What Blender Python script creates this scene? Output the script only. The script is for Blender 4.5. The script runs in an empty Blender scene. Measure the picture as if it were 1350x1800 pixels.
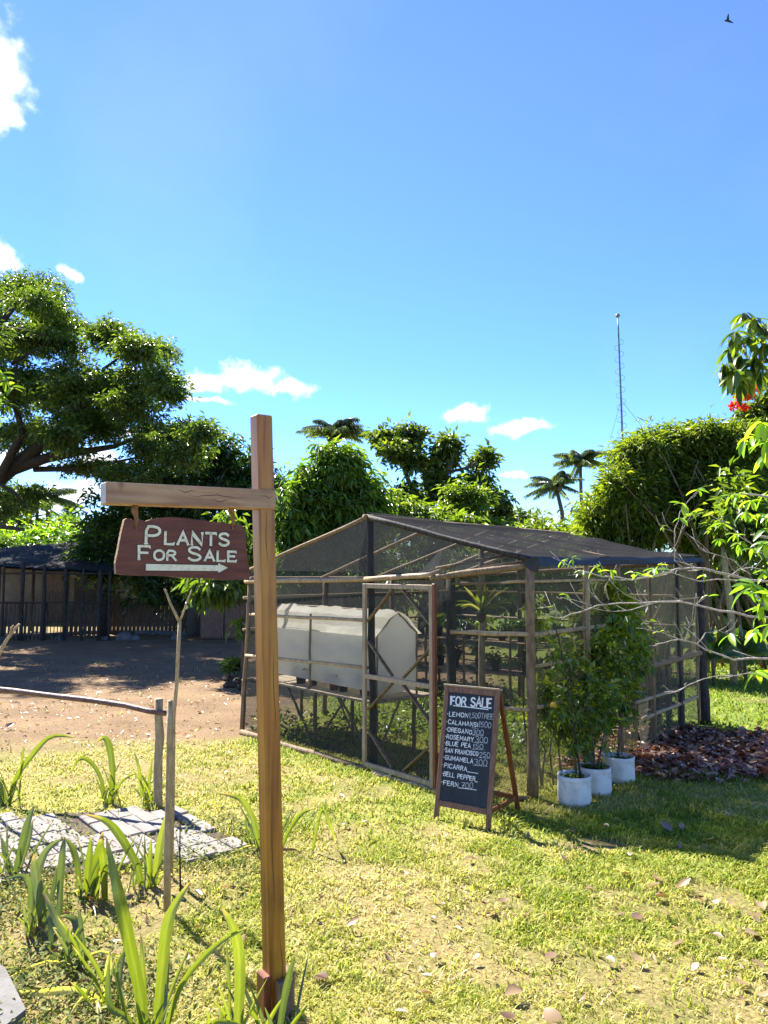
import bpy, math, random
import numpy as np
from mathutils import Vector, Matrix
random.seed(7); RNG = np.random.default_rng(11)
S = bpy.context.scene
COL = S.collection
R = math.radians
# ------------------------------------------------------------------ camera
CAMH, FPX, PITCH = 1.75, 1352.0, math.atan(103/1352.0)
cam_d = bpy.data.cameras.new('camera'); cam = bpy.data.objects.new('camera', cam_d); COL.objects.link(cam)
cam_d.sensor_fit = 'VERTICAL'; cam_d.sensor_height = 24.0; cam_d.lens = 24.0*FPX/1800.0
cam_d.clip_start = 0.05; cam_d.clip_end = 3000
cam.location = (0, 0, CAMH); cam.rotation_euler = (R(90)+PITCH, 0, 0)
S.camera = cam
# ------------------------------------------------------------------ sun, sky, exposure
SUN_AZ, SUN_EL = R(-38), R(47.5)          # azimuth from +Y towards +X
sun_vec = Vector((math.sin(SUN_AZ)*math.cos(SUN_EL), math.cos(SUN_AZ)*math.cos(SUN_EL), math.sin(SUN_EL)))
sun_d = bpy.data.lights.new('sun', 'SUN'); sun_d.energy = 5.0; sun_d.angle = R(0.53); sun_d.color = (1.0, 0.955, 0.87)
sun = bpy.data.objects.new('sun', sun_d); COL.objects.link(sun)
sun.rotation_euler = sun_vec.to_track_quat('Z', 'Y').to_euler(); sun.location = (-20, 25, 40)
S.view_settings.view_transform = 'Standard'; S.view_settings.look = 'None'
S.view_settings.exposure = 1.98; S.view_settings.gamma = 1.0
S.cycles.transparent_max_bounces = 24; S.cycles.max_bounces = 8

def ray(px, py):
    x, y = (px-675)/FPX, (900-py)/FPX
    c, s = math.cos(PITCH), math.sin(PITCH)
    return Vector((x, c - y*s, s + y*c))
def at(px, py, Y):
    d = ray(px, py); t = Y/d.y
    return Vector((d.x*t, Y, CAMH+d.z*t))
def gr(px, py, z=0.0):
    d = ray(px, py); t = (z-CAMH)/d.z
    return Vector((d.x*t, d.y*t, z))
def on_plane(px, py, p0, n):
    d = ray(px, py); o = Vector((0, 0, CAMH)); t = (p0-o).dot(n)/d.dot(n)
    return o+d*t

def ramp(N, stops):
    r = N.new('ShaderNodeValToRGB'); e = r.color_ramp.elements
    while len(e) < len(stops): e.new(0.5)
    for i, (p, c) in enumerate(stops): e[i].position = p; e[i].color = (*c, 1)
    return r
def sky_world():
    w = bpy.data.worlds.new('World'); S.world = w; w.use_nodes = True
    nt = w.node_tree; N = nt.nodes; L = nt.links; N.clear()
    def nd(t, **k):
        n = N.new(t)
        for a, b in k.items(): setattr(n, a, b)
        return n
    def mth(op, a, b=None, c=None, clamp=False):
        n = nd('ShaderNodeMath', operation=op, use_clamp=clamp)
        for i, v in enumerate((a, b, c)):
            if v is None: continue
            if isinstance(v, (int, float)): n.inputs[i].default_value = v
            else: L.new(v, n.inputs[i])
        return n.outputs[0]
    tc = nd('ShaderNodeTexCoord').outputs['Generated']
    sky = nd('ShaderNodeTexSky', sky_type='NISHITA', sun_disc=False, sun_elevation=SUN_EL, sun_rotation=SUN_AZ,
             altitude=300, air_density=1.0, dust_density=0.0, ozone_density=3.0)
    hs = nd('ShaderNodeHueSaturation'); hs.inputs['Saturation'].default_value = 1.2; hs.inputs['Value'].default_value = 1.0
    L.new(sky.outputs[0], hs.inputs['Color'])
    sep = nd('ShaderNodeSeparateXYZ'); L.new(tc, sep.inputs[0])
    az = mth('ARCTAN2', sep.outputs[0], sep.outputs[1]); el = mth('ARCSINE', sep.outputs[2])
    n1 = nd('ShaderNodeTexNoise'); n1.inputs['Scale'].default_value = 9; n1.inputs['Detail'].default_value = 9; n1.inputs['Roughness'].default_value = 0.62
    L.new(tc, n1.inputs['Vector'])
    sc_ = nd('ShaderNodeVectorMath', operation='MULTIPLY_ADD'); L.new(n1.outputs['Color'], sc_.inputs[0])
    sc_.inputs[1].default_value = (0.09, 0.07, 0); sc_.inputs[2].default_value = (-0.045, -0.035, 0)
    cb = nd('ShaderNodeCombineXYZ'); L.new(az, cb.inputs[0]); L.new(el, cb.inputs[1])
    ad = nd('ShaderNodeVectorMath', operation='ADD'); L.new(cb.outputs[0], ad.inputs[0]); L.new(sc_.outputs[0], ad.inputs[1])
    def ae(px, py):
        d = ray(px, py).normalized(); return math.atan2(d.x, d.y), math.asin(d.z)
    # cumulus banks as directions on the sky: centre and half sizes (in px of the photograph) turned into angles
    puffs = [(5,110,62,80),(-40,150,90,110),(10,215,38,40),(-10,455,36,26),(122,474,16,14),(350,668,40,18),(395,664,46,22),(455,676,58,20),(510,686,38,13),(335,702,50,7),
             (830,727,34,15),(915,746,46,15),(917,830,26,8),(110,880,85,32),(165,820,60,22),(60,930,60,25),(265,655,40,20),(880,900,34,12),(930,915,40,14),(1035,870,10,5),(40,800,40,22),(250,770,60,14)]
    for k in range(26):       # the same scattered cumulus all round the sky
        a = random.uniform(0.75, 2*math.pi-0.75); e = random.uniform(0.06, 0.5)
        puffs.append(('d', a if a < math.pi else a-2*math.pi, e, random.uniform(.03, .09), random.uniform(.012, .035)))
    dens = None
    for p in puffs:
        if p[0] == 'd': a, e, ha, he = p[1:]
        else:
            a, e = ae(p[0], p[1]); a2, _ = ae(p[0]+p[2], p[1]); _, e2 = ae(p[0], p[1]-p[3]); ha, he = abs(a2-a), abs(e2-e)
        s1 = nd('ShaderNodeVectorMath', operation='SUBTRACT'); L.new(ad.outputs[0], s1.inputs[0]); s1.inputs[1].default_value = (a, e, 0)
        s2 = nd('ShaderNodeVectorMath', operation='MULTIPLY'); L.new(s1.outputs[0], s2.inputs[0]); s2.inputs[1].default_value = (1/ha, 1/he, 0)
        s3 = nd('ShaderNodeVectorMath', operation='LENGTH'); L.new(s2.outputs[0], s3.inputs[0])
        v = mth('SUBTRACT', 1.25, s3.outputs['Value'])
        dens = v if dens is None else mth('MAXIMUM', dens, v)
    n2 = nd('ShaderNodeTexNoise'); n2.inputs['Scale'].default_value = 42; n2.inputs['Detail'].default_value = 6; L.new(tc, n2.inputs['Vector'])
    dens = mth('ADD', dens, mth('MULTIPLY', mth('SUBTRACT', n2.outputs[0], 0.5), 2.0))
    mr = nd('ShaderNodeMapRange', interpolation_type='SMOOTHSTEP'); mr.inputs[1].default_value = 0.0; mr.inputs[2].default_value = 0.95
    L.new(dens, mr.inputs[0])
    # thin veil of cirrus
    n3 = nd('ShaderNodeTexNoise'); n3.inputs['Scale'].default_value = 2.2; n3.inputs['Detail'].default_value = 5; n3.inputs['Roughness'].default_value = .5; L.new(tc, n3.inputs['Vector'])
    veil = mth('MULTIPLY', mth('SUBTRACT', n3.outputs[0], 0.55, clamp=True), 0.25)
    fac = mth('MAXIMUM', mr.outputs[0], veil, clamp=True)
    mx = nd('ShaderNodeMix', data_type='RGBA'); L.new(fac, mx.inputs[0]); tn = nd('ShaderNodeMix', data_type='RGBA', blend_type='MULTIPLY'); tn.inputs[0].default_value = 1; L.new(hs.outputs[0], tn.inputs[6]); tn.inputs[7].default_value = (1.12, .85, 1.03, 1)
    er = ramp(N, [(.02, (.48, .88, 1.08)), (.25, (.60, .86, 1.04)), (.55, (.90, .93, 1.0)), (1, (.95, .95, 1))]); L.new(sep.outputs[2], er.inputs[0])
    t2 = nd('ShaderNodeMix', data_type='RGBA', blend_type='MULTIPLY'); t2.inputs[0].default_value = 1; L.new(tn.outputs[2], t2.inputs[6]); L.new(er.outputs[0], t2.inputs[7])
    L.new(t2.outputs[2], mx.inputs[6]); mx.inputs[7].default_value = (5.2, 5.3, 5.4, 1)
    bg = nd('ShaderNodeBackground'); bg.inputs['Strength'].default_value = 0.08
    L.new(mx.outputs[2], bg.inputs[0])
    out = nd('ShaderNodeOutputWorld'); L.new(bg.outputs[0], out.inputs[0])
sky_world()

# ------------------------------------------------------------------ materials
def new_mat(name):
    m = bpy.data.materials.new(name); m.use_nodes = True; m.node_tree.nodes.clear()
    return m, m.node_tree.nodes, m.node_tree.links
def pm(name, c1, c2, scale=6, rough=.7, bump=.3, stretch=(1,1,1), spec=.3, detail=6, translucent=0, metal=0, lo=.35, hi=.65, bscale=None):
    """principled surface with a two-colour noise grain and fine relief"""
    m, N, L = new_mat(name)
    tc = N.new('ShaderNodeTexCoord'); mp = N.new('ShaderNodeMapping'); mp.inputs['Scale'].default_value = stretch
    L.new(tc.outputs['Object'], mp.inputs[0])
    nz = N.new('ShaderNodeTexNoise'); nz.inputs['Scale'].default_value = scale; nz.inputs['Detail'].default_value = detail; nz.inputs['Roughness'].default_value = .6
    L.new(mp.outputs[0], nz.inputs['Vector'])
    rp = ramp(N, [(lo, c1), (hi, c2)]); L.new(nz.outputs[0], rp.inputs[0])
    b = N.new('ShaderNodeBsdfPrincipled'); b.inputs['Roughness'].default_value = rough; b.inputs['Specular IOR Level'].default_value = spec; b.inputs['Metallic'].default_value = metal
    L.new(rp.outputs[0], b.inputs['Base Color'])
    if bump:
        n2 = N.new('ShaderNodeTexNoise'); n2.inputs['Scale'].default_value = bscale or scale*3; n2.inputs['Detail'].default_value = 4; L.new(mp.outputs[0], n2.inputs['Vector'])
        bp = N.new('ShaderNodeBump'); bp.inputs['Strength'].default_value = bump; bp.inputs['Distance'].default_value = .01; L.new(n2.outputs[0], bp.inputs['Height']); L.new(bp.outputs[0], b.inputs['Normal'])
    o = N.new('ShaderNodeOutputMaterial')
    if translucent:
        t = N.new('ShaderNodeBsdfTranslucent'); L.new(rp.outputs[0], t.inputs[0])
        mx = N.new('ShaderNodeMixShader'); mx.inputs[0].default_value = translucent
        L.new(b.outputs[0], mx.inputs[1]); L.new(t.outputs[0], mx.inputs[2]); L.new(mx.outputs[0], o.inputs[0])
    else: L.new(b.outputs[0], o.inputs[0])
    return m
def leaf_mat(name, cols, trans=.38, tint=(1.5, 1.5, .45), rough=.36, spec=.55):
    """foliage: colour by each leaf's own random number, light passes through"""
    m, N, L = new_mat(name)
    at_ = N.new('ShaderNodeAttribute'); at_.attribute_name = 'rnd'
    k = len(cols); rp = ramp(N, [(i/(k-1) if k > 1 else 0, c) for i, c in enumerate(cols)]); L.new(at_.outputs['Fac'], rp.inputs[0])
    b = N.new('ShaderNodeBsdfPrincipled'); b.inputs['Roughness'].default_value = rough; b.inputs['Specular IOR Level'].default_value = spec
    L.new(rp.outputs[0], b.inputs['Base Color'])
    t = N.new('ShaderNodeBsdfTranslucent'); mu = N.new('ShaderNodeMix'); mu.data_type = 'RGBA'; mu.blend_type = 'MULTIPLY'; mu.inputs[0].default_value = 1
    L.new(rp.outputs[0], mu.inputs[6]); mu.inputs[7].default_value = (*[min(x*1.5, 3) for x in tint], 1); L.new(mu.outputs[2], t.inputs[0])
    mx = N.new('ShaderNodeMixShader'); mx.inputs[0].default_value = trans; L.new(b.outputs[0], mx.inputs[1]); L.new(t.outputs[0], mx.inputs[2])
    o = N.new('ShaderNodeOutputMaterial'); L.new(mx.outputs[0], o.inputs[0]); return m
def net_mat(name, col, opac, var=.12, scale=2.0):
    """woven shade netting: part open holes, part dark thread"""
    m, N, L = new_mat(name)
    tc = N.new('ShaderNodeTexCoord'); nz = N.new('ShaderNodeTexNoise'); nz.inputs['Scale'].default_value = scale; nz.inputs['Detail'].default_value = 5
    L.new(tc.outputs['Object'], nz.inputs['Vector'])
    mr = N.new('ShaderNodeMapRange'); mr.inputs[1].default_value = .3; mr.inputs[2].default_value = .7; mr.inputs[3].default_value = opac-var; mr.inputs[4].default_value = opac+var
    L.new(nz.outputs[0], mr.inputs[0])
    d = N.new('ShaderNodeBsdfDiffuse'); d.inputs[0].default_value = (*col, 1)
    t = N.new('ShaderNodeBsdfTranslucent'); t.inputs[0].default_value = (*col, 1)
    a = N.new('ShaderNodeMixShader'); a.inputs[0].default_value = .35; L.new(d.outputs[0], a.inputs[1]); L.new(t.outputs[0], a.inputs[2])
    tr = N.new('ShaderNodeBsdfTransparent'); mx = N.new('ShaderNodeMixShader'); L.new(mr.outputs[0], mx.inputs[0]); L.new(tr.outputs[0], mx.inputs[1]); L.new(a.outputs[0], mx.inputs[2])
    o = N.new('ShaderNodeOutputMaterial'); L.new(mx.outputs[0], o.inputs[0]); return m
def wood_post_mat(name, c_a, c_b, c_c, rough=.4):
    m, N, L = new_mat(name)
    tc = N.new('ShaderNodeTexCoord'); mp = N.new('ShaderNodeMapping'); mp.inputs['Scale'].default_value = (26, 26, 1.1); L.new(tc.outputs['Object'], mp.inputs[0])
    nz = N.new('ShaderNodeTexNoise'); nz.inputs['Scale'].default_value = 1.3; nz.inputs['Detail'].default_value = 8; nz.inputs['Distortion'].default_value = .6; L.new(mp.outputs[0], nz.inputs['Vector'])
    rp = ramp(N, [(.28, c_a), (.5, c_b), (.72, c_c)]); L.new(nz.outputs[0], rp.inputs[0])
    vo = N.new('ShaderNodeTexVoronoi'); vo.inputs['Scale'].default_value = 1.0
    mp2 = N.new('ShaderNodeMapping'); mp2.inputs['Scale'].default_value = (9, 9, 2.6); L.new(tc.outputs['Object'], mp2.inputs[0]); L.new(mp2.outputs[0], vo.inputs['Vector'])
    kr = ramp(N, [(.05, (.25, .12, .07)), (.16, (1, 1, 1))]); L.new(vo.outputs['Distance'], kr.inputs[0])
    mu = N.new('ShaderNodeMix'); mu.data_type = 'RGBA'; mu.blend_type = 'MULTIPLY'; mu.inputs[0].default_value = .8; L.new(rp.outputs[0], mu.inputs[6]); L.new(kr.outputs[0], mu.inputs[7])
    st = N.new('ShaderNodeTexNoise'); st.inputs['Scale'].default_value = 3.2; st.inputs['Detail'].default_value = 5; L.new(tc.outputs['Object'], st.inputs['Vector'])
    sr = ramp(N, [(.3, (.55, .47, .42)), (.52, (1, 1, 1)), (.75, (1.0, .9, .72))]); L.new(st.outputs[0], sr.inputs[0])
    m3 = N.new('ShaderNodeMix'); m3.data_type = 'RGBA'; m3.blend_type = 'MULTIPLY'; m3.inputs[0].default_value = .9; L.new(mu.outputs[2], m3.inputs[6]); L.new(sr.outputs[0], m3.inputs[7])
    b = N.new('ShaderNodeBsdfPrincipled'); b.inputs['Roughness'].default_value = rough; L.new(m3.outputs[2], b.inputs['Base Color'])
    bp = N.new('ShaderNodeBump'); bp.inputs['Strength'].default_value = .25; bp.inputs['Distance'].default_value = .004; L.new(nz.outputs[0], bp.inputs['Height']); L.new(bp.outputs[0], b.inputs['Normal'])
    o = N.new('ShaderNodeOutputMaterial'); L.new(b.outputs[0], o.inputs[0]); return m

M = {}
M['post'] = wood_post_mat('sign_post_wood', (.17,.04,.004), (.32,.125,.010), (.39,.185,.022))
M['arm'] = wood_post_mat('sign_arm_wood', (.22,.10,.045), (.33,.18,.085), (.40,.25,.13))
M['arm'].node_tree.nodes['Mapping'].inputs['Scale'].default_value = (3, 3, 30)
M['board'] = pm('red_brown_board', (.085,.024,.018), (.15,.05,.035), 5, .55, .35, (1,1,7))
M['board_edge'] = pm('raw_bark_edge', (.25,.15,.08), (.42,.28,.15), 30, .8, .5)
M['cream'] = pm('cream_paint', (.42,.38,.28), (.66,.63,.5), 55, .7, .2, lo=.3, hi=.5)
M['shadow_paint'] = pm('dark_outline_paint', (.03,.012,.01), (.05,.02,.015), 40, .6, 0)
M['rope'] = pm('rusty_cord', (.16,.07,.03), (.3,.15,.07), 60, .9, .6)
M['frame'] = pm('brown_frame_wood', (.13,.06,.036), (.24,.125,.075), 7, .5, .3, (8,8,1))
M['redwood'] = pm('red_brown_stain', (.11,.03,.012), (.19,.06,.022), 7, .45, .3, (8,8,1))
M['chalkboard'] = pm('chalkboard_black', (.010,.013,.02), (.03,.036,.046), 5, .55, .1, (1,1,.5), lo=.3, hi=.75)
M['paintwhite'] = pm('painted_white_letters', (.42,.43,.42), (.82,.82,.79), 130, .8, .1, lo=.3, hi=.55)
M['chalk'] = pm('grey_chalk', (.3,.31,.32), (.58,.59,.6), 160, .9, 0)
M['bamboo'] = pm('weathered_bamboo', (.24,.165,.085), (.42,.31,.175), 9, .6, .4, (3,3,1))
M['pole'] = pm('grey_brown_pole', (.125,.08,.043), (.25,.17,.095), 11, .8, .6, (3,3,1))
M['darkpole'] = pm('dark_tarred_post', (.018,.015,.013), (.06,.05,.04), 11, .8, .6, (3,3,1))
M['doorwood'] = pm('pale_sawn_wood', (.26,.185,.11), (.40,.30,.19), 8, .65, .3, (5,5,1))
M['net'] = net_mat('shade_net', (.068,.068,.062), .46, .06, 1.2)
M['netdark'] = net_mat('double_shade_net', (.06,.062,.066), .52, .08, 1.5)
M['netroof'] = net_mat('roof_shade_net', (.038,.038,.041), .82, .06, 2.2)
M['netside'] = net_mat('side_shade_net', (.085,.085,.06), .5, .06, 1.4)
M['netpale'] = net_mat('dusty_shade_net', (.19,.175,.12), .48, .08, 1.2)
M['black'] = pm('black_band', (.012,.012,.016), (.03,.03,.035), 9, .6, .2)
M['white_pot'] = pm('white_fabric_pot', (.44,.415,.36), (.70,.68,.62), 9, .8, .6, lo=.28, hi=.55)
M['soil'] = pm('potting_soil', (.035,.024,.016), (.09,.065,.04), 30, .95, .8)
M['terracotta'] = pm('terracotta', (.16,.05,.035), (.26,.09,.06), 9, .75, .2)
M['blackpot'] = pm('black_plastic', (.012,.012,.014), (.028,.028,.03), 9, .45, .1)
M['tent'] = pm('white_sheeting', (.84,.86,.86), (.9,.92,.92), 3, .5, .35, translucent=.6)
M['tentroof'] = pm('cream_sheeting', (.72,.69,.5), (.84,.82,.7), 4, .5, .3, translucent=.62)
M['plank'] = pm('bench_plank', (.3,.23,.15), (.5,.41,.29), 7, .75, .3, (1,6,6))
M['trunk'] = pm('grey_bark', (.07,.055,.042), (.17,.135,.10), 14, .9, 1, (4,4,1))
M['darkbark'] = pm('dark_bark', (.028,.022,.018), (.075,.058,.045), 10, .9, 1, (4,4,1))
M['palebranch'] = pm('pale_grey_twig', (.26,.21,.18), (.50,.44,.40), 40, .7, .8, (1,1,1))
M['stick'] = pm('peeled_stick', (.26,.18,.09), (.44,.33,.18), 16, .7, .5, (3,3,1))
M['rail'] = pm('dark_red_log', (.085,.04,.032), (.2,.11,.085), 14, .5, .5, (1,3,3))
M['brick'] = pm('pale_paver', (.16,.14,.12), (.27,.24,.215), 4, .9, .5)
M['concrete'] = pm('concrete', (.09,.085,.075), (.17,.16,.145), 6, .9, .4)
M['shedwood'] = pm('shed_wood', (.07,.045,.028), (.15,.10,.065), 6, .85, .3, (6,6,1))
M['shedroof'] = pm('dark_thatch', (.010,.010,.010), (.026,.024,.022), 8, .95, .6, (1,12,1))
M['steel'] = pm('galvanised_steel', (.12,.13,.16), (.22,.23,.27), 5, .4, 0, metal=.6)
M['palewall'] = pm('plaster_wall', (.10,.08,.06), (.17,.14,.10), 2, .9, .2)
M['grass'] = None
LM = {}
LM['rain'] = leaf_mat('rain_tree_leaf', [(.03,.055,.014), (.07,.115,.022), (.15,.2,.035)], .36)
LM['dark'] = leaf_mat('dark_leaf', [(.02,.045,.016), (.05,.095,.022), (.11,.17,.03)], .32)
LM['mango'] = leaf_mat('mango_leaf', [(.04,.085,.014), (.085,.155,.02), (.2,.27,.03)], .4)
LM['umbrella'] = leaf_mat('umbrella_leaf', [(.035,.065,.014), (.08,.12,.022), (.17,.21,.035)], .36)
LM['bamboo'] = leaf_mat('bamboo_leaf', [(.045,.08,.012), (.11,.155,.02), (.22,.26,.03)], .42)
LM['bright'] = leaf_mat('bright_leaf', [(.08,.17,.02), (.15,.27,.025), (.28,.38,.04)], .48)
LM['lush'] = leaf_mat('lush_leaf', [(.045,.085,.013), (.095,.15,.02), (.19,.24,.03)], .42)
LM['citrus'] = leaf_mat('citrus_leaf', [(.035,.07,.014), (.08,.135,.02), (.18,.23,.03)], .4, rough=.35)
LM['vine'] = leaf_mat('vine_leaf', [(.08,.125,.014), (.15,.2,.02), (.27,.31,.03)], .45)
LM['palm'] = leaf_mat('palm_leaf', [(.035,.06,.03), (.07,.10,.045), (.14,.17,.07)], .3)
LM['strap'] = leaf_mat('strap_leaf', [(.07,.11,.012), (.105,.15,.016), (.15,.2,.03), (.22,.25,.07), (.34,.26,.12)], .38, tint=(1.25,1.15,.4), rough=.3)
LM['strapgrey'] = leaf_mat('dull_strap_leaf', [(.045,.075,.026), (.07,.105,.036), (.10,.135,.05), (.16,.19,.09), (.32,.25,.13)], .3, tint=(1.2,1.15,.5), rough=.33)
LM['strapdry'] = leaf_mat('dry_strap_leaf', [(.38,.36,.12), (.45,.42,.17), (.5,.46,.25)], .35)
LM['weed'] = leaf_mat('weed_leaf', [(.06,.09,.022), (.13,.16,.04), (.26,.27,.11)], .3, tint=(1.2,1.1,.6), rough=.7, spec=.15)
LM['dry'] = leaf_mat('dry_fallen_leaf', [(.10,.055,.028), (.21,.13,.07), (.40,.28,.13)], .15, tint=(1,.75,.4))
LM['litter'] = leaf_mat('leaf_litter', [(.11,.036,.02), (.22,.088,.045), (.5,.33,.19)], .12, tint=(1,.7,.5))
LM['flower'] = leaf_mat('red_petal', [(.55,.03,.02), (.7,.06,.03), (.75,.12,.05)], .3, tint=(1,.5,.4))

# ------------------------------------------------------------------ mesh helpers
class MB:
    def __init__(s): s.v = []; s.f = []; s.r = []
    def add(s, vs, fs, r=None):
        b = len(s.v); s.v += [tuple(v) for v in vs]; s.f += [tuple(i+b for i in f) for f in fs]
        s.r += [random.random() if r is None else r]*len(vs); return s
    def box(s, c, x, y, z):
        """box by centre and three half-axis vectors"""
        c, x, y, z = map(Vector, (c, x, y, z))
        return s.add([c+x*i+y*j+z*k for i in (-1, 1) for j in (-1, 1) for k in (-1, 1)],
                     [(0,1,3,2),(4,6,7,5),(0,4,5,1),(2,3,7,6),(0,2,6,4),(1,5,7,3)])
    def bev(s, c, x, y, z, b=.006):
        """box with chamfered edges"""
        c, x, y, z = map(Vector, (c, x, y, z)); X, Y, Z = x.length, y.length, z.length
        ux, uy, uz = x/X, y/Y, z/Z; b = min(b, X*.45, Y*.45, Z*.45); vs = []; idx = {}
        for i in (-1, 1):
            for j in (-1, 1):
                for k in (-1, 1):
                    for q in range(3):
                        a, bb, cc = X, Y, Z
                        if q != 0: a -= b
                        if q != 1: bb -= b
                        if q != 2: cc -= b
                        idx[(i,j,k,q)] = len(vs); vs.append(c+ux*a*i+uy*bb*j+uz*cc*k)
        F = []
        for q in range(3):
            o = [t for t in range(3) if t != q]
            for sg in (-1, 1):
                cyc = []
                for (m, n) in ((-1,-1),(1,-1),(1,1),(-1,1)):
                    t = [0,0,0]; t[q] = sg; t[o[0]] = m; t[o[1]] = n; cyc.append(idx[(*t, q)])
                F.append(cyc)
        for q in range(3):       # edges along axis q
            o = [t for t in range(3) if t != q]
            for m in (-1, 1):
                for n in (-1, 1):
                    t0 = [0,0,0]; t0[o[0]] = m; t0[o[1]] = n; t1 = list(t0); t0[q] = -1; t1[q] = 1
                    F.append([idx[(*t0, o[0])], idx[(*t1, o[0])], idx[(*t1, o[1])], idx[(*t0, o[1])]])
        for i in (-1, 1):
            for j in (-1, 1):
                for k in (-1, 1): F.append([idx[(i,j,k,q)] for q in range(3)])
        return s.add(vs, F)
    def beam(s, a, b, w, h, up=(0,0,1), bev=.004):
        a, b, up = Vector(a), Vector(b), Vector(up); d = (b-a); l = d.length; d.normalize()
        sd = d.cross(up).normalized(); u = sd.cross(d).normalized()
        return s.bev((a+b)/2, d*l/2, sd*w/2, u*h/2, bev)
    def tube(s, pts, rads, n=8, cap=True):
        pts = [Vector(p) for p in pts]
        if isinstance(rads, (int, float)): rads = [rads]*len(pts)
        vs, fs = [], []; prev = None
        for i, p in enumerate(pts):
            d = (pts[min(i+1, len(pts)-1)]-pts[max(i-1, 0)]).normalized()
            if prev is None:
                a = d.orthogonal().normalized()
            else:
                a = (prev-d*prev.dot(d))
                a = a.normalized() if a.length > 1e-5 else d.orthogonal().normalized()
            prev = a; b = d.cross(a)
            for k in range(n):
                t = 2*math.pi*k/n; vs.append(p+(a*math.cos(t)+b*math.sin(t))*rads[i])
        for i in range(len(pts)-1):
            for k in range(n): fs.append((i*n+k, i*n+(k+1) % n, (i+1)*n+(k+1) % n, (i+1)*n+k))
        if cap: fs.append(tuple(range(n-1, -1, -1))); fs.append(tuple((len(pts)-1)*n+k for k in range(n)))
        return s.add(vs, fs)
    def lathe(s, c, prof, n=24, squash=None):
        c = Vector(c); vs, fs = [], []
        for (r, z) in prof:
            for k in range(n):
                t = 2*math.pi*k/n; q = 1+(squash(t, z) if squash else 0)
                vs.append(c+Vector((r*q*math.cos(t), r*q*math.sin(t), z)))
        for i in range(len(prof)-1):
            for k in range(n): fs.append((i*n+k, i*n+(k+1) % n, (i+1)*n+(k+1) % n, (i+1)*n+k))
        fs.append(tuple(range(n-1, -1, -1))); fs.append(tuple((len(prof)-1)*n+k for k in range(n)))
        return s.add(vs, fs)
    def build(s, name, mat, parent=None, smooth=False, loc=None):
        o0 = Vector(parent.matrix_basis.translation) if parent is not None else Vector((0, 0, 0))
        par = parent
        while par is not None and par.parent is not None: par = par.parent; o0 = o0+Vector(par.matrix_basis.translation)
        if parent is None and loc is not None: o0 = Vector(loc)
        me = bpy.data.meshes.new(name); me.from_pydata([Vector(v)-o0 for v in s.v], [], s.f); me.update()
        a = me.attributes.new('rnd', 'FLOAT', 'POINT'); a.data.foreach_set('value', np.array(s.r, dtype=np.float32))
        if smooth: me.shade_smooth()
        o = bpy.data.objects.new(name, me); COL.objects.link(o); me.materials.append(mat)
        if parent is not None: o.parent = parent
        elif loc is not None: o.location = loc
        return o
def np_mesh(name, V, F, nper, rnd, mat, parent=None, kind=None, smooth=False):
    """V (n,3), F (m,nper) int arrays to one mesh object"""
    o0 = np.array(parent.matrix_basis.translation) if parent is not None else np.zeros(3)
    me = bpy.data.meshes.new(name); me.vertices.add(len(V)); me.vertices.foreach_set('co', (V-o0).astype(np.float32).ravel())
    me.loops.add(F.size); me.loops.foreach_set('vertex_index', F.astype(np.int32).ravel())
    me.polygons.add(len(F)); me.polygons.foreach_set('loop_start', (np.arange(len(F))*nper).astype(np.int32))
    me.polygons.foreach_set('loop_total', np.full(len(F), nper, np.int32)) if hasattr(me.polygons, 'foreach_set') and bpy.app.version < (4, 1) else None
    a = me.attributes.new('rnd', 'FLOAT', 'POINT'); a.data.foreach_set('value', rnd.astype(np.float32))
    me.update(calc_edges=True)
    if smooth: me.shade_smooth()
    o = bpy.data.objects.new(name, me); COL.objects.link(o); me.materials.append(mat)
    if parent is not None: o.parent = parent
    if kind: o['kind'] = kind
    return o
def tag(o, label, cat, group=None):
    o['label'] = label; o['category'] = cat
    if group: o['group'] = group
    return o
def thing(name, label, cat, loc, group=None):
    o = bpy.data.objects.new(name, None); COL.objects.link(o); o.location = loc; o.empty_display_size = .1
    o.matrix_basis = Matrix.Translation(Vector(loc))
    return tag(o, label, cat, group)
def part(name, mat, parent, f, *a, smooth=False, **k):
    m = MB(); getattr(m, f)(*a, **k); return m.build(name, mat, parent, smooth)
def wob(a, b, n, amp, rad0, rad1):
    """slightly crooked pole between two points"""
    a, b = Vector(a), Vector(b); pts, rr = [], []
    for i in range(n+1):
        t = i/n; e = 4*t*(1-t)
        pts.append(a.lerp(b, t)+Vector((random.uniform(-1,1), random.uniform(-1,1), random.uniform(-.6,.6)))*amp*(e if 0 < i < n else 0)); rr.append((rad0+(rad1-rad0)*t)*random.uniform(.92, 1.08))
    return pts, rr
def pole(name, mat, parent, a, b, r, r1=None, n=6, amp=.008):
    p, q = wob(a, b, n, amp, r, r1 or r); m = MB(); m.tube(p, q, 8); return m.build(name, mat, parent, True)

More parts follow.
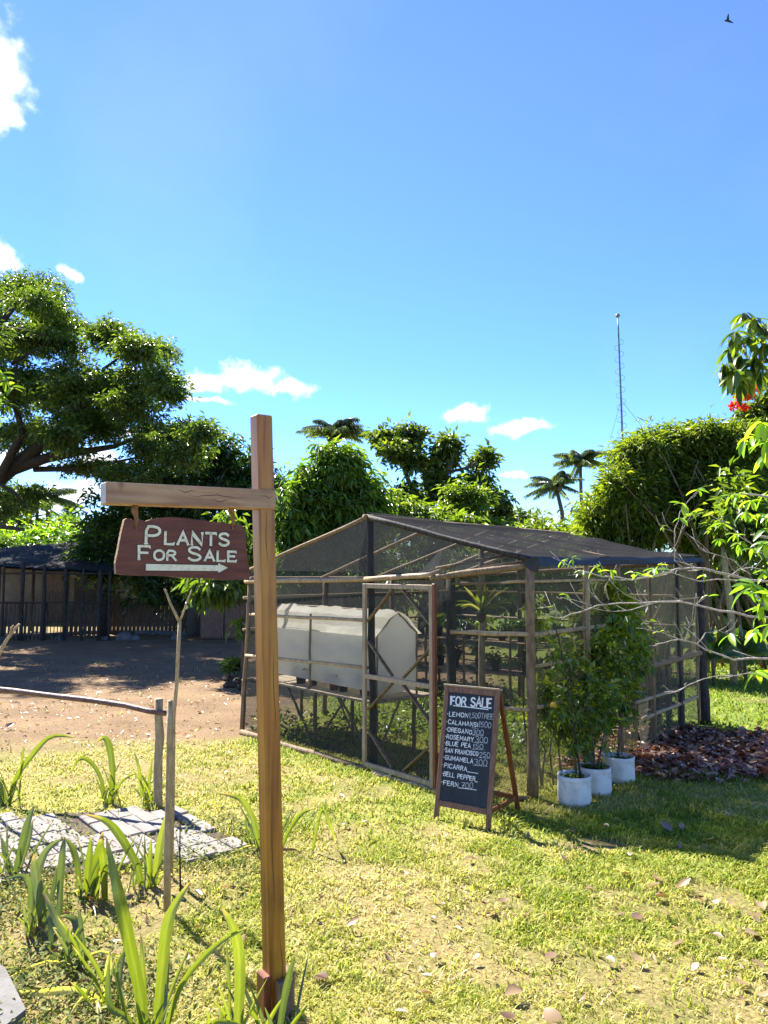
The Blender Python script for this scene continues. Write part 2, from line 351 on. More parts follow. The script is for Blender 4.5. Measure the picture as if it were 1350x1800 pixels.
# ------------------------------------------------------------------ leaves
def norm(a): return a/np.maximum(np.linalg.norm(a, axis=-1, keepdims=True), 1e-9)
def leaf_arrays(P, D, Nn, Ln, Wd, fold=.25, droop=.25):
    """leaves with a crease along the midrib: 6 points, 4 triangles"""
    D = norm(D); Sd = norm(np.cross(D, Nn)); U = np.cross(Sd, D)
    Ln = Ln[:, None]; Wd = Wd[:, None]
    v0 = P; v1 = P+D*Ln*.45-U*0; t = P+D*Ln-U*Ln*droop
    l = P+D*Ln*.42+Sd*Wd*.5+U*Wd*fold; r = P+D*Ln*.42-Sd*Wd*.5+U*Wd*fold
    V = np.stack([v0, l, t, r], 1).reshape(-1, 3)
    n = len(P); b = np.arange(n)[:, None]*4
    F = np.concatenate([b+np.array([[0, 2, 1]]), b+np.array([[0, 3, 2]])], 1).reshape(-1, 3)
    return V, F
NOISE3 = np.random.default_rng(5).random((48, 48, 48))
def noise3(P):
    i = np.floor(P).astype(int); f = P-i; f = f*f*(3-2*f); out = 0
    for a in (0, 1):
        for b in (0, 1):
            for c in (0, 1):
                w = (f[:, 0] if a else 1-f[:, 0])*(f[:, 1] if b else 1-f[:, 1])*(f[:, 2] if c else 1-f[:, 2])
                out = out+w*NOISE3[(i[:, 0]+a) % 48, (i[:, 1]+b) % 48, (i[:, 2]+c) % 48]
    return out
def crown(blobs, leaf_l, leaf_w, clump=.35, per=26, droop=.5, shell=.55, flat=.55, rise=.35, gap=1.9):
    """leafy sprigs spread unevenly through ellipsoid volumes; blobs = (centre, (rx,ry,rz), leaf count)"""
    Ps, Ds, Ns, rs = [], [], [], []
    for c, r, n in blobs:
        k0 = max(int(n/per*gap), 6)
        d = norm(RNG.normal(size=(k0, 3))); d[:, 2] = np.where(RNG.random(k0) < .3, np.abs(d[:, 2]), d[:, 2])
        q = shell+(1-shell)*RNG.random(k0)**.6+.2*(RNG.random(k0) < .2)*RNG.random(k0)
        cc = np.array(c)+d*q[:, None]*np.array(r)
        nz = noise3(cc/(clump*3.2)*np.array([1, 1, 1.5]))*.7+noise3(cc/(clump*1.3)+9)*.3
        keep = np.argsort(-nz-.08*RNG.random(k0))[:max(int(n/per), 3)]        # gaps where the noise is low
        d, cc = d[keep], cc[keep]; k = len(keep)
        cr = clump*(.5+1.0*RNG.random(k)); ctone = RNG.random(k)
        tw = norm(d*.8+RNG.normal(size=(k, 3))*.55+np.array([0, 0, rise])); tw[:, 2] *= flat+.3
        idx = np.repeat(np.arange(k), per); m = len(idx); t = RNG.random(m)
        lat = RNG.normal(size=(m, 3))*np.array([1, 1, flat])
        P = cc[idx]+tw[idx]*((t-.5)*cr[idx]*1.7)[:, None]+lat*(cr[idx]*.24)[:, None]
        D = tw[idx]*.55+norm(lat)*.8+RNG.normal(size=lat.shape)*.25; D[:, 2] -= droop
        Nn = np.zeros_like(P); Nn[:, 2] = 1; Nn = Nn+RNG.normal(size=P.shape)*.45
        Ps.append(P); Ds.append(D); Ns.append(Nn); rs.append(np.clip(.55*RNG.random(m)+.45*ctone[idx], 0, 1))
    P = np.concatenate(Ps); D = np.concatenate(Ds); Nn = np.concatenate(Ns); r = np.concatenate(rs)
    s = .5+.9*RNG.random(len(P))
    V, F = leaf_arrays(P, D, Nn, leaf_l*s, leaf_w*s*(.8+.4*RNG.random(len(P))))
    return V, F, np.repeat(r, 4)
def limb_pts(a, b, n=7, sag=.0, jit=.06):
    a, b = Vector(a), Vector(b); L_ = (b-a).length
    out = []
    for i in range(n+1):
        t = i/n; p = a.lerp(b, t); p.z += sag*L_*math.sin(math.pi*t)
        if 0 < i < n: p += Vector((random.uniform(-1,1), random.uniform(-1,1), random.uniform(-1,1)))*jit*L_*.4
        out.append(p)
    return out
def tree(name, label, base, trunk, limbs, blobs, lm, bark, leaf, cat='tree', group=None, **kw):
    """trunk [(pt, r)...]; limbs: list of ([pts], r0, r1)"""
    root = thing(name, label, cat, base, group)
    m = MB(); m.tube([p for p, r in trunk], [r for p, r in trunk], 12); m.build('trunk', M[bark], root, True)
    for pts, r0, r1 in limbs:
        m = MB(); n = len(pts); m.tube(pts, [r0+(r1-r0)*i/(n-1) for i in range(n)], 7); m.build('branch', M[bark], root, True)
    V, F, r = crown(blobs, leaf[0], leaf[1], **kw)
    np_mesh('crown', V, F, 3, r, LM[lm], root)
    return root
def blobs_px(lst, Y, dY=1.0, dens=1.0, split=5):
    """(px, py, half width px, half height px, leaves, depth shift) of a crown's lobes at distance Y"""
    out = []
    for b in lst:
        px, py, hw, hh, n = b[:5]; y = Y+(b[5] if len(b) > 5 else 0); c = at(px, py, y)
        r = (hw/FPX*y, dY*hw/FPX*y*.9, hh/FPX*y)
        if not split or n < 300: out.append((c, r, int(n*dens))); continue
        k = split; q = norm(RNG.normal(size=(k, 3)))*(.35+.45*RNG.random((k, 1)))
        for j in range(k):      # a lobe breaks up into uneven smaller ones
            f = RNG.uniform(.45, .8)
            out.append((c+Vector((q[j, 0]*r[0], q[j, 1]*r[1], q[j, 2]*r[2])), (r[0]*f*RNG.uniform(.8, 1.3), r[1]*f, r[2]*f*RNG.uniform(.9, 1.35)), int(n*dens/k)))
    return out

# ------------------------------------------------------------------ ground
GA = gr(425, 1285); GJ1 = gr(646, 1352); GJ2 = gr(768, 1390); GC = gr(938, 1403); GD = gr(1238, 1272)
GE = GA+(GD-GC)
def sstep(x, a, b):
    t = np.clip((x-a)/(b-a), 0, 1); return t*t*(3-2*t)
def vnoise(x, y, f, seed=0):
    """smooth value noise 0..1"""
    g = np.random.default_rng(seed).random((256, 256)); x = x*f+seed*3.1; y = y*f+seed*1.7
    xi = np.floor(x).astype(int); yi = np.floor(y).astype(int); u = x-xi; v = y-yi; u = u*u*(3-2*u); v = v*v*(3-2*v)
    G = lambda i, j: g[(xi+i) % 256, (yi+j) % 256]
    return (G(0,0)*(1-u)+G(1,0)*u)*(1-v)+(G(0,1)*(1-u)+G(1,1)*u)*v
def zone_dirt(x, y):
    n = vnoise(x, y, .9, 3)-.5+(vnoise(x, y, 3., 4)-.5)*.6
    left = sstep(y+n*1.3, 6.5, 8.8)*sstep(-x+n*.5, .9, 1.6+.0*y)
    left = np.maximum(left, sstep(y+n, 10.8, 12.4)*sstep(-x, -2.8, -1.2))
    bare = sstep(vnoise(x, y, .8, 8)+.35*(vnoise(x, y, 3.3, 9)-.5), .76, .95)*.5
    walk = sstep(1-np.hypot((x-.55)/.75, (y-4.6)/.9), 0, .8)*.22*sstep(vnoise(x, y, 4.5, 17), .25, .6)
    pathy = sstep(.5-np.hypot((x-1.35)/1.0, (y-5.05)/.5), 0, .4)*.7
    weedy = sstep(-x, .45, 1.1)*sstep(5.2-y, 0, .8)*.6*sstep(vnoise(x, y, 2.2, 12), .2, .5)
    right = sstep(x, .95, 1.4)*sstep(3.95-y, 0, .6)*.5*sstep(vnoise(x, y, 2.6, 15), .2, .55)
    return np.clip(np.maximum.reduce([left, bare, pathy, weedy, right, walk]), 0, 1)
def zone_litter(x, y):
    c = gr(1330, 1325); n = vnoise(x, y, 1.4, 6)-.5
    d = np.hypot((x-c.x)/1.9, (y-c.y)/1.25)
    return sstep(1.05-d+n*.5, 0, .35)
def zone_green(x, y):
    """lush rather than straw-coloured turf"""
    g = vnoise(x, y, .8, 21)*.35+vnoise(x, y, 2.6, 22)*.3+vnoise(x, y, 8, 23)*.35
    inside = sstep(.5+((x-1)*.68+(y-7)*.73)*.3, .3, .8)*sstep(y, 5.8, 7)*sstep(x, -1.6, -.6)
    edge = sstep(1.0-np.abs((x+.3)*.664*0+((x-GA.x)*.748+(y-GA.y)*.664)+.15)/.5, 0, 1)*sstep(x, -2, -1.3)
    wall_foot = sstep(1-np.hypot((x-1.9)/1.2, (y-5.4)/.5), 0, .6)
    return np.clip(np.maximum.reduce([sstep(g, .30, .78)*.62+.06, inside*.9, edge*.7, wall_foot]), 0, 1)
def ground_z(x, y):
    return (vnoise(x, y, .5, 31)-.5)*.03*sstep(np.hypot(x, y), 2, 4)*0+(vnoise(x, y, 5, 32)-.5)*.012
def build_ground():
    def axis(lo, hi, fine, far, k):
        a = list(np.arange(lo, hi, fine)); s = fine; v = hi
        while v < far: a.append(v); s *= k; v += s
        s = fine; v = lo-fine
        while v > -far: a.insert(0, v); s *= k; v -= s
        return np.array(a)
    xs = axis(-6, 6, .09, 900, 1.28); ys = axis(1.2, 15, .09, 900, 1.28)
    X, Y = np.meshgrid(xs, ys); Z = np.where(np.hypot(X, Y) < 60, ground_z(X, Y), 0)
    V = np.stack([X, Y, Z], -1).reshape(-1, 3); nx, ny = len(xs), len(ys)
    i, j = np.meshgrid(np.arange(nx-1), np.arange(ny-1)); b = (j*nx+i).ravel()
    F = np.stack([b, b+1, b+nx+1, b+nx], 1)
    m, N, L = new_mat('ground')
    geo = N.new('ShaderNodeNewGeometry')
    def nz(s, det=6, ro=.6):
        n = N.new('ShaderNodeTexNoise'); n.inputs['Scale'].default_value = s; n.inputs['Detail'].default_value = det; n.inputs['Roughness'].default_value = ro; L.new(geo.outputs['Position'], n.inputs['Vector']); return n.outputs[0]
    def attr(n):
        a = N.new('ShaderNodeAttribute'); a.attribute_name = n; return a.outputs['Fac']
    def mixc(f, a, b):
        x = N.new('ShaderNodeMix'); x.data_type = 'RGBA'; L.new(f, x.inputs[0]); L.new(a, x.inputs[6]); L.new(b, x.inputs[7]); return x.outputs[2]
    fine = nz(38, 8, .7); mid = nz(7, 6)
    def rp(src, st): r = ramp(N, st); L.new(src, r.inputs[0]); return r.outputs[0]
    straw = rp(fine, [(.3, (.15,.12,.035)), (.5, (.29,.25,.075)), (.72, (.42,.36,.13))])
    green = rp(fine, [(.3, (.05,.085,.012)), (.5, (.115,.17,.022)), (.7, (.2,.25,.04))])
    dirt = rp(fine, [(.28, (.105,.062,.032)), (.5, (.205,.135,.075)), (.75, (.315,.23,.14))])
    litter = rp(fine, [(.3, (.045,.024,.014)), (.55, (.11,.062,.035)), (.75, (.2,.13,.08))])
    big = rp(nz(1.6, 5), [(.3, (.72, .70, .68)), (.55, (1, 1, 1)), (.75, (1.25, 1.2, 1.12))])
    dm = N.new('ShaderNodeMix'); dm.data_type = 'RGBA'; dm.blend_type = 'MULTIPLY'; dm.inputs[0].default_value = 1; L.new(dirt, dm.inputs[6]); L.new(big, dm.inputs[7]); dirt = dm.outputs[2]
    c = mixc(attr('green'), straw, green); c = mixc(attr('dirt'), c, dirt); c = mixc(attr('litter'), c, litter)
    b_ = N.new('ShaderNodeBsdfPrincipled'); b_.inputs['Roughness'].default_value = .95; b_.inputs['Specular IOR Level'].default_value = .1; L.new(c, b_.inputs['Base Color'])
    bp = N.new('ShaderNodeBump'); bp.inputs['Strength'].default_value = .7; bp.inputs['Distance'].default_value = .03; L.new(fine, bp.inputs['Height']); L.new(bp.outputs[0], b_.inputs['Normal'])
    o_ = N.new('ShaderNodeOutputMaterial'); L.new(b_.outputs[0], o_.inputs[0])
    o = np_mesh('ground', V, F, 4, np.zeros(len(V)), m, None, 'structure', True)
    x, y = V[:, 0], V[:, 1]
    far = sstep(np.hypot(x, y), 18, 40)
    for nm, a in (('dirt', zone_dirt(x, y)*(1-far)), ('litter', zone_litter(x, y)), ('green', np.maximum(zone_green(x, y), far))):
        t = o.data.attributes.new(nm, 'FLOAT', 'POINT'); t.data.foreach_set('value', a.astype(np.float32))
    return o
build_ground()

PATH_A = Vector((-.95, -.3, 0)).normalized(); PATH_B = Vector((PATH_A.y, -PATH_A.x, 0))
PATH_POLY = [gr(310, 1424), gr(442, 1496), gr(330, 1514), gr(160, 1530), gr(-60, 1562), gr(-60, 1452), gr(100, 1432)]
def in_poly(x, y, poly):
    r = False; n = len(poly)
    for i in range(n):
        a, b = poly[i], poly[(i+1) % n]
        if (a.y > y) != (b.y > y) and x < (b.x-a.x)*(y-a.y)/(b.y-a.y)+a.x: r = not r
    return r
def build_lawn():
    m, N, L = new_mat('grass_blades')
    at_ = N.new('ShaderNodeAttribute'); at_.attribute_name = 'rnd'
    rp = ramp(N, [(0, (.12,.19,.014)), (.35, (.23,.31,.022)), (.58, (.40,.41,.05)), (.8, (.56,.50,.12)), (1, (.66,.55,.31))]); L.new(at_.outputs['Fac'], rp.inputs[0])
    d = N.new('ShaderNodeBsdfPrincipled'); d.inputs['Roughness'].default_value = .55; d.inputs['Specular IOR Level'].default_value = .25; L.new(rp.outputs[0], d.inputs['Base Color'])
    t = N.new('ShaderNodeBsdfTranslucent'); L.new(rp.outputs[0], t.inputs[0]); mx = N.new('ShaderNodeMixShader'); mx.inputs[0].default_value = .5
    L.new(d.outputs[0], mx.inputs[1]); L.new(t.outputs[0], mx.inputs[2]); o_ = N.new('ShaderNodeOutputMaterial'); L.new(mx.outputs[0], o_.inputs[0])
    Vs, Fs, rs = [], [], []; base = 0
    for (y0, y1, n, hl, w) in ((1.9, 3.4, 76000, .034, .0056), (3.4, 5.2, 98000, .037, .0072), (5.2, 8.5, 100000, .04, .009), (8.5, 15, 50000, .05, .018)):
        y = np.sqrt(RNG.random(n)*(y1**2-y0**2)+y0**2); x = (RNG.random(n)*2-1)*y*.68
        tuft = vnoise(x, y, 9, 40)*.6+vnoise(x, y, 24, 41)*.4
        dirt = zone_dirt(x, y); lit = zone_litter(x, y)
        keep = (RNG.random(n) < (1-.985*sstep(dirt, .1, .8)**.6)*(1-lit)*(.35+1.1*sstep(tuft, .3, .65)))
        if y0 < 6: keep &= ~np.array([in_poly(a, b, PATH_POLY) and RNG.random() < .82 if b > 4 and a < -.6 else False for a, b in zip(x, y)])
        x, y, tuft, dirt = x[keep], y[keep], tuft[keep], dirt[keep]; n = len(x)
        g = zone_green(x, y)
        wild = 1+.7*sstep(vnoise(x, y, 2.3, 71)*.6+vnoise(x, y, 7, 72)*.4, .66, .8)
        h = hl*.84*wild*(.5+.9*RNG.random(n))*(.6+.8*tuft)*(.8+.5*g); a = RNG.random(n)*2*np.pi; lean = .35+1.1*RNG.random(n)
        P = np.stack([x, y, ground_z(x, y)-.003], 1); D = np.stack([np.cos(a), np.sin(a), 0*a], 1); Sd = np.stack([-np.sin(a), np.cos(a), 0*a], 1)
        ww = (w*(.6+.8*RNG.random(n)))[:, None]; up = np.array([[0, 0, 1.]])
        mid = P+up*(h*.62)[:, None]+D*(h*lean*.35)[:, None]; tip = P+up*(h*.8)[:, None]+D*(h*lean)[:, None]
        V = np.stack([P-Sd*ww*.5, P+Sd*ww*.5, mid+Sd*ww*.38, mid-Sd*ww*.38, tip], 1).reshape(-1, 3); b = base+np.arange(n)[:, None]*5
        F = np.concatenate([b+np.array([[0,1,2]]), b+np.array([[0,2,3]]), b+np.array([[3,2,4]])], 1).reshape(-1, 3)
        tone = np.clip(.76-.5*g+.66*(RNG.random(n)-.5)+.2*dirt, 0, 1)
        Vs.append(V); Fs.append(F); rs.append(np.repeat(tone, 5)); base += 5*n
    o = np_mesh('lawn_grass', np.concatenate(Vs), np.concatenate(Fs), 3, np.concatenate(rs), m, None, 'stuff')
    o['label'] = 'short patchy green and straw coloured lawn grass'; o['category'] = 'grass'
build_lawn()

def flat_leaves(name, label, cat, x, y, z, ll, ww, lm, lift=.35):
    n = len(x); P = np.stack([x, y, z], 1); a = RNG.random(n)*2*np.pi
    D = np.stack([np.cos(a), np.sin(a), RNG.normal(size=n)*lift], 1); Nn = np.stack([RNG.normal(size=n)*.45, RNG.normal(size=n)*.45, np.ones(n)], 1)
    s = .6+.8*RNG.random(n); V, F = leaf_arrays(P, D, Nn, ll*s, ww*s, .3, .05)
    o = np_mesh(name, V, F, 3, np.repeat(RNG.random(n), 4), LM[lm], None, 'stuff'); o['label'] = label; o['category'] = cat; return o
def build_ground_cover():
    # leaf litter carpet at right
    n = 34000; c = gr(1330, 1325); x = c.x+(RNG.random(n)*2-1)*2.5; y = c.y+(RNG.random(n)*2-1)*1.9
    k = RNG.random(n) < zone_litter(x, y)*.9; x, y = x[k], y[k]
    flat_leaves('leaf_litter', 'carpet of fallen purple-brown leaves beside the net house', 'leaf litter', x, y, .008+RNG.random(len(x))*.035, .075, .04, 'litter', .3)
    # small dry bits all over the bare earth
    n = 16000; y = np.sqrt(RNG.random(n)*(15**2-2.3**2)+2.3**2); x = (RNG.random(n)*2-1)*y*.56
    k = RNG.random(n) < zone_dirt(x, y)*.6*(.15+.85*sstep(vnoise(x, y, 1.5, 81), .4, .7)); x, y = x[k], y[k]
    flat_leaves('dry_debris', 'small dry leaf bits strewn over the bare earth', 'debris', x, y, .004+RNG.random(len(x))*.012, .045, .018, 'dry', .3)
    # small-leaved weeds round the paving
    n = 60000; y = np.sqrt(RNG.random(n)*(6.2**2-2.2**2)+2.2**2); x = -.3-RNG.random(n)*y*.55+.3
    w = sstep(-x, .5, 1.15)*sstep(5.75-y, 0, .6)*sstep(vnoise(x, y, 3.0, 51)+.25*vnoise(x, y, 9, 52), .45, .72)
    w *= 1-.7*np.array([in_poly(a, b, PATH_POLY) for a, b in zip(x, y)])
    k = RNG.random(n) < w*.5; x, y = x[k], y[k]
    flat_leaves('ground_weeds', 'low grey-green weeds creeping round the brick path', 'weeds', x, y, .01+RNG.random(len(x))**1.5*.08, .03, .013, 'weed', .6)
    # low greenery growing inside the net house
    n = 9000; u = RNG.random(n); v = RNG.random(n); a, c2, d = GA, GC, GD
    x = a.x+(c2.x-a.x)*u+(d.x-c2.x)*v; y = a.y+(c2.y-a.y)*u+(d.y-c2.y)*v
    k = RNG.random(n) < sstep(vnoise(x, y, 1.6, 61), .4, .7); x, y = x[k], y[k]
    flat_leaves('understorey_weeds', 'bright green seedlings on the floor inside the net house', 'weeds', x, y, .02+RNG.random(len(x))**2*.22, .06, .034, 'lush', .6)
build_ground_cover()

def build_path():
    root = bpy.data.objects.new('brick_path', None); COL.objects.link(root); root['kind'] = 'structure'
    root.matrix_basis = Matrix.Translation((-1.8, 4.9, 0))
    m = MB(); m.add([Vector(p)+Vector((0, 0, .010)) for p in PATH_POLY], [tuple(range(len(PATH_POLY)))[::-1]])
    m.build('sand_bed', M['soil'], root)
    E = (gr(442, 1496)-gr(310, 1424)).normalized(); Q = Vector((E.y, -E.x, 0))     # along the slanting end, and away from it
    if Q.x > 0: Q = -Q
    o0 = gr(310, 1424); bl, bw = .205, .10
    mesh = None
    for i in range(-6, 18):
        for j in range(0, 26):
            # basket weave: pairs of bricks turn by a quarter
            cell = (i//1 + j//2) % 2
            c = o0+E*((i+.5)*.212)+Q*((j+.5)*.106)
            if not in_poly(c.x, c.y, PATH_POLY): continue
            if random.random() < .09: continue
            if mesh is None:
                b = MB(); b.bev((0, 0, 0), (bl/2, 0, 0), (0, bw/2, 0), (0, 0, .022), .007); ob = b.build('brick', M['brick']); mesh = ob.data
            else:
                ob = bpy.data.objects.new('brick', mesh); COL.objects.link(ob)
            ob.parent = root
            ob.location = c-Vector((-1.8, 4.9, 0))+Vector((0, 0, .012+random.uniform(-.006, .006)))
            ob.rotation_euler = (random.uniform(-.03, .03), random.uniform(-.03, .03), math.atan2(E.y, E.x)+random.uniform(-.03, .03)+(math.pi if random.random() < .5 else 0))
build_path()

# ------------------------------------------------------------------ lettering: single-stroke capitals
G_ = {
 'A': (4, [[(0,0),(2,6),(4,0)], [(.8,2.1),(3.2,2.1)]]), 'B': (3.9, [[(0,0),(0,6),(2.4,6),(3.4,5.3),(3.4,4),(2.4,3.2),(0,3.2)], [(2.4,3.2),(3.8,2.4),(3.8,.9),(2.7,0),(0,0)]]),
 'C': (3.9, [[(3.9,4.9),(2.9,6),(1.3,6),(0,4.6),(0,1.4),(1.3,0),(2.9,0),(3.9,1.1)]]), 'D': (4, [[(0,0),(0,6),(2.2,6),(4,4.4),(4,1.6),(2.2,0),(0,0)]]),
 'E': (3.5, [[(3.4,6),(0,6),(0,0),(3.5,0)], [(0,3.1),(2.8,3.1)]]), 'F': (3.3, [[(3.3,6),(0,6),(0,0)], [(0,3.1),(2.7,3.1)]]),
 'G': (4, [[(3.8,4.9),(2.9,6),(1.3,6),(0,4.6),(0,1.4),(1.3,0),(3.0,0),(3.9,1),(3.9,2.7),(2.3,2.7)]]), 'I': (.6, [[(.3,0),(.3,6)]]),
 'L': (3.2, [[(0,6),(0,0),(3.2,0)]]), 'M': (4.8, [[(0,0),(.5,6),(2.4,2),(4.3,6),(4.8,0)]]), 'N': (4, [[(0,0),(0,6),(4,0),(4,6)]]),
 'O': (4.2, [[(1.4,0),(0,1.4),(0,4.6),(1.4,6),(2.8,6),(4.2,4.6),(4.2,1.4),(2.8,0),(1.4,0)]]), 'P': (3.6, [[(0,0),(0,6),(2.4,6),(3.6,5.2),(3.6,3.7),(2.4,2.8),(0,2.8)]]),
 'R': (3.8, [[(0,0),(0,6),(2.4,6),(3.5,5.2),(3.5,3.9),(2.4,3.1),(0,3.1)], [(2.0,3.1),(3.9,0)]]),
 'S': (3.7, [[(3.5,5.1),(2.7,6),(1.1,6),(.1,5.2),(.1,4.1),(1.1,3.3),(2.6,2.8),(3.7,2),(3.7,.9),(2.6,0),(1,0),(0,1)]]),
 'T': (4, [[(0,6),(4,6)], [(2,6),(2,0)]]), 'U': (4, [[(0,6),(0,1.4),(1.3,0),(2.7,0),(4,1.4),(4,6)]]), 'Y': (4, [[(0,6),(2,3),(4,6)], [(2,3),(2,0)]]),
 '0': (3.4, [[(1.1,0),(0,1.5),(0,4.5),(1.1,6),(2.3,6),(3.4,4.5),(3.4,1.5),(2.3,0),(1.1,0)]]), '1': (1.2, [[(0,4.8),(.8,6),(.8,0)]]),
 '2': (3.4, [[(0,4.8),(1,6),(2.5,6),(3.3,5),(3.2,3.8),(0,0),(3.5,0)]]), '3': (3.4, [[(0,5.4),(1,6),(2.5,6),(3.3,5),(2.6,3.5),(1.3,3.2),(2.7,2.9),(3.4,1.8),(2.6,.2),(1,0),(0,.8)]]),
 '5': (3.4, [[(3.2,6),(.4,6),(.2,3.3),(1.8,3.7),(3.3,2.6),(3.2,1),(2,0),(0,.4)]]), '7': (3.4, [[(0,6),(3.4,6),(1.2,0)], [(.7,3),(2.8,3)]]),
 ',': (.7, [[(.5,.6),(.1,-1)]]), '-': (1.8, [[(0,3),(1.6,3)]]), '_': (3, [[(0,-.2),(3,-.2)]]), ' ': (2.2, [])}
def smooth_line(p, it=1):
    if len(p) < 4: return p
    for _ in range(it):
        q = [p[0]]
        for a, b in zip(p[:-1], p[1:]):
            q += [(a[0]*.75+b[0]*.25, a[1]*.75+b[1]*.25), (a[0]*.25+b[0]*.75, a[1]*.25+b[1]*.75)]
        q.append(p[-1]); p = q
    return p
def ribbon(mb, pts, w, layer, put, tips=True):
    """one painted stroke as a mitred strip; put(x, y, lift) gives the 3D point"""
    n = len(pts); closed = n > 3 and math.hypot(pts[0][0]-pts[-1][0], pts[0][1]-pts[-1][1]) < 1e-6
    vs = []
    for i in range(n):
        if closed and i in (0, n-1): a, b = pts[n-2], pts[1]
        else: a, b = pts[max(i-1, 0)], pts[min(i+1, n-1)]
        dx, dy = b[0]-a[0], b[1]-a[1]; l = math.hypot(dx, dy) or 1; dx /= l; dy /= l
        k = 1.0
        if 0 < i < n-1:
            e0 = (pts[i][0]-pts[i-1][0], pts[i][1]-pts[i-1][1]); l0 = math.hypot(*e0) or 1
            k = min(1/max(abs((e0[0]*dx+e0[1]*dy)/l0), .35), 2.2)
        x, y = pts[i]; ext = 0
        if tips and not closed and i == 0: ext = -w*.3
        if tips and not closed and i == n-1: ext = w*.3
        x += dx*ext; y += dy*ext
        vs += [put(x-dy*w*.5*k, y+dx*w*.5*k, layer), put(x+dy*w*.5*k, y-dx*w*.5*k, layer)]
    mb.add(vs, [(2*i, 2*i+1, 2*i+3, 2*i+2) for i in range(n-1)])
def letters(mb, text, o, ux, uy, nrm, cap, width, w, gap=1.3, serif=0, small=None, jitter=0, lift=.0, curve=1):
    """text set from o along ux, height cap along uy; small = size of all letters but each word's first"""
    adv = 0; sizes = []
    first = True
    for ch in text:
        s = 1.0 if (first or small is None) else small
        first = (ch == ' '); sizes.append(s); adv += (G_[ch][0]+gap)*s
    adv -= gap; k = width/adv; x0 = 0; lay = 0
    for ch, s in zip(text, sizes):
        gw, strokes = G_[ch]; jy = random.uniform(-1, 1)*jitter; js = 1+random.uniform(-1, 1)*jitter*.25
        for st in strokes:
            st = smooth_line(st, curve) if ch in 'BCDGOPRSU023569' else st
            pts = [((x0+p[0]*s)*k, (p[1]*s*js+jy)*cap/6) for p in st]
            lay = (lay+1) % 5
            put = lambda x, y, l: o+ux*x+uy*y+nrm*(lift+l*.0001)
            ribbon(mb, pts, w, lay, put)
            if serif:
                q = [((x0+p[0]*s)*k, (p[1]*s)*cap/6) for p in st]
                ends = [q[0], q[-1]] if (st[0] != st[-1]) else []
                for (ex, ey), raw, nxt in zip(ends, [st[0], st[-1]], [st[1], st[-2]]):
                    if raw[1] in (0, 6) and abs(nxt[0]-raw[0]) < abs(nxt[1]-raw[1])*1.2:   # foot of an upright
                        ribbon(mb, [(ex-serif*s, ey), (ex+serif*s, ey)], w*.55, lay+6, put, False)
                    elif raw[1] in (0, 6) and raw[0] > 2:
                        dy = serif*1.0*s*(1 if raw[1] == 0 else -1); ribbon(mb, [(ex, ey), (ex+serif*.2, ey+dy)], w*.6, lay+6, put)
                if ch in 'PRFEL' and st is strokes[0]:
                    for yy in (0, 6):
                        ribbon(mb, [((x0)*k-serif*s, yy*s*cap/6), ((x0)*k+serif*.8*s, yy*s*cap/6)], w*.55, lay+6, put, False)
        x0 += (gw+gap)*s
    return mb

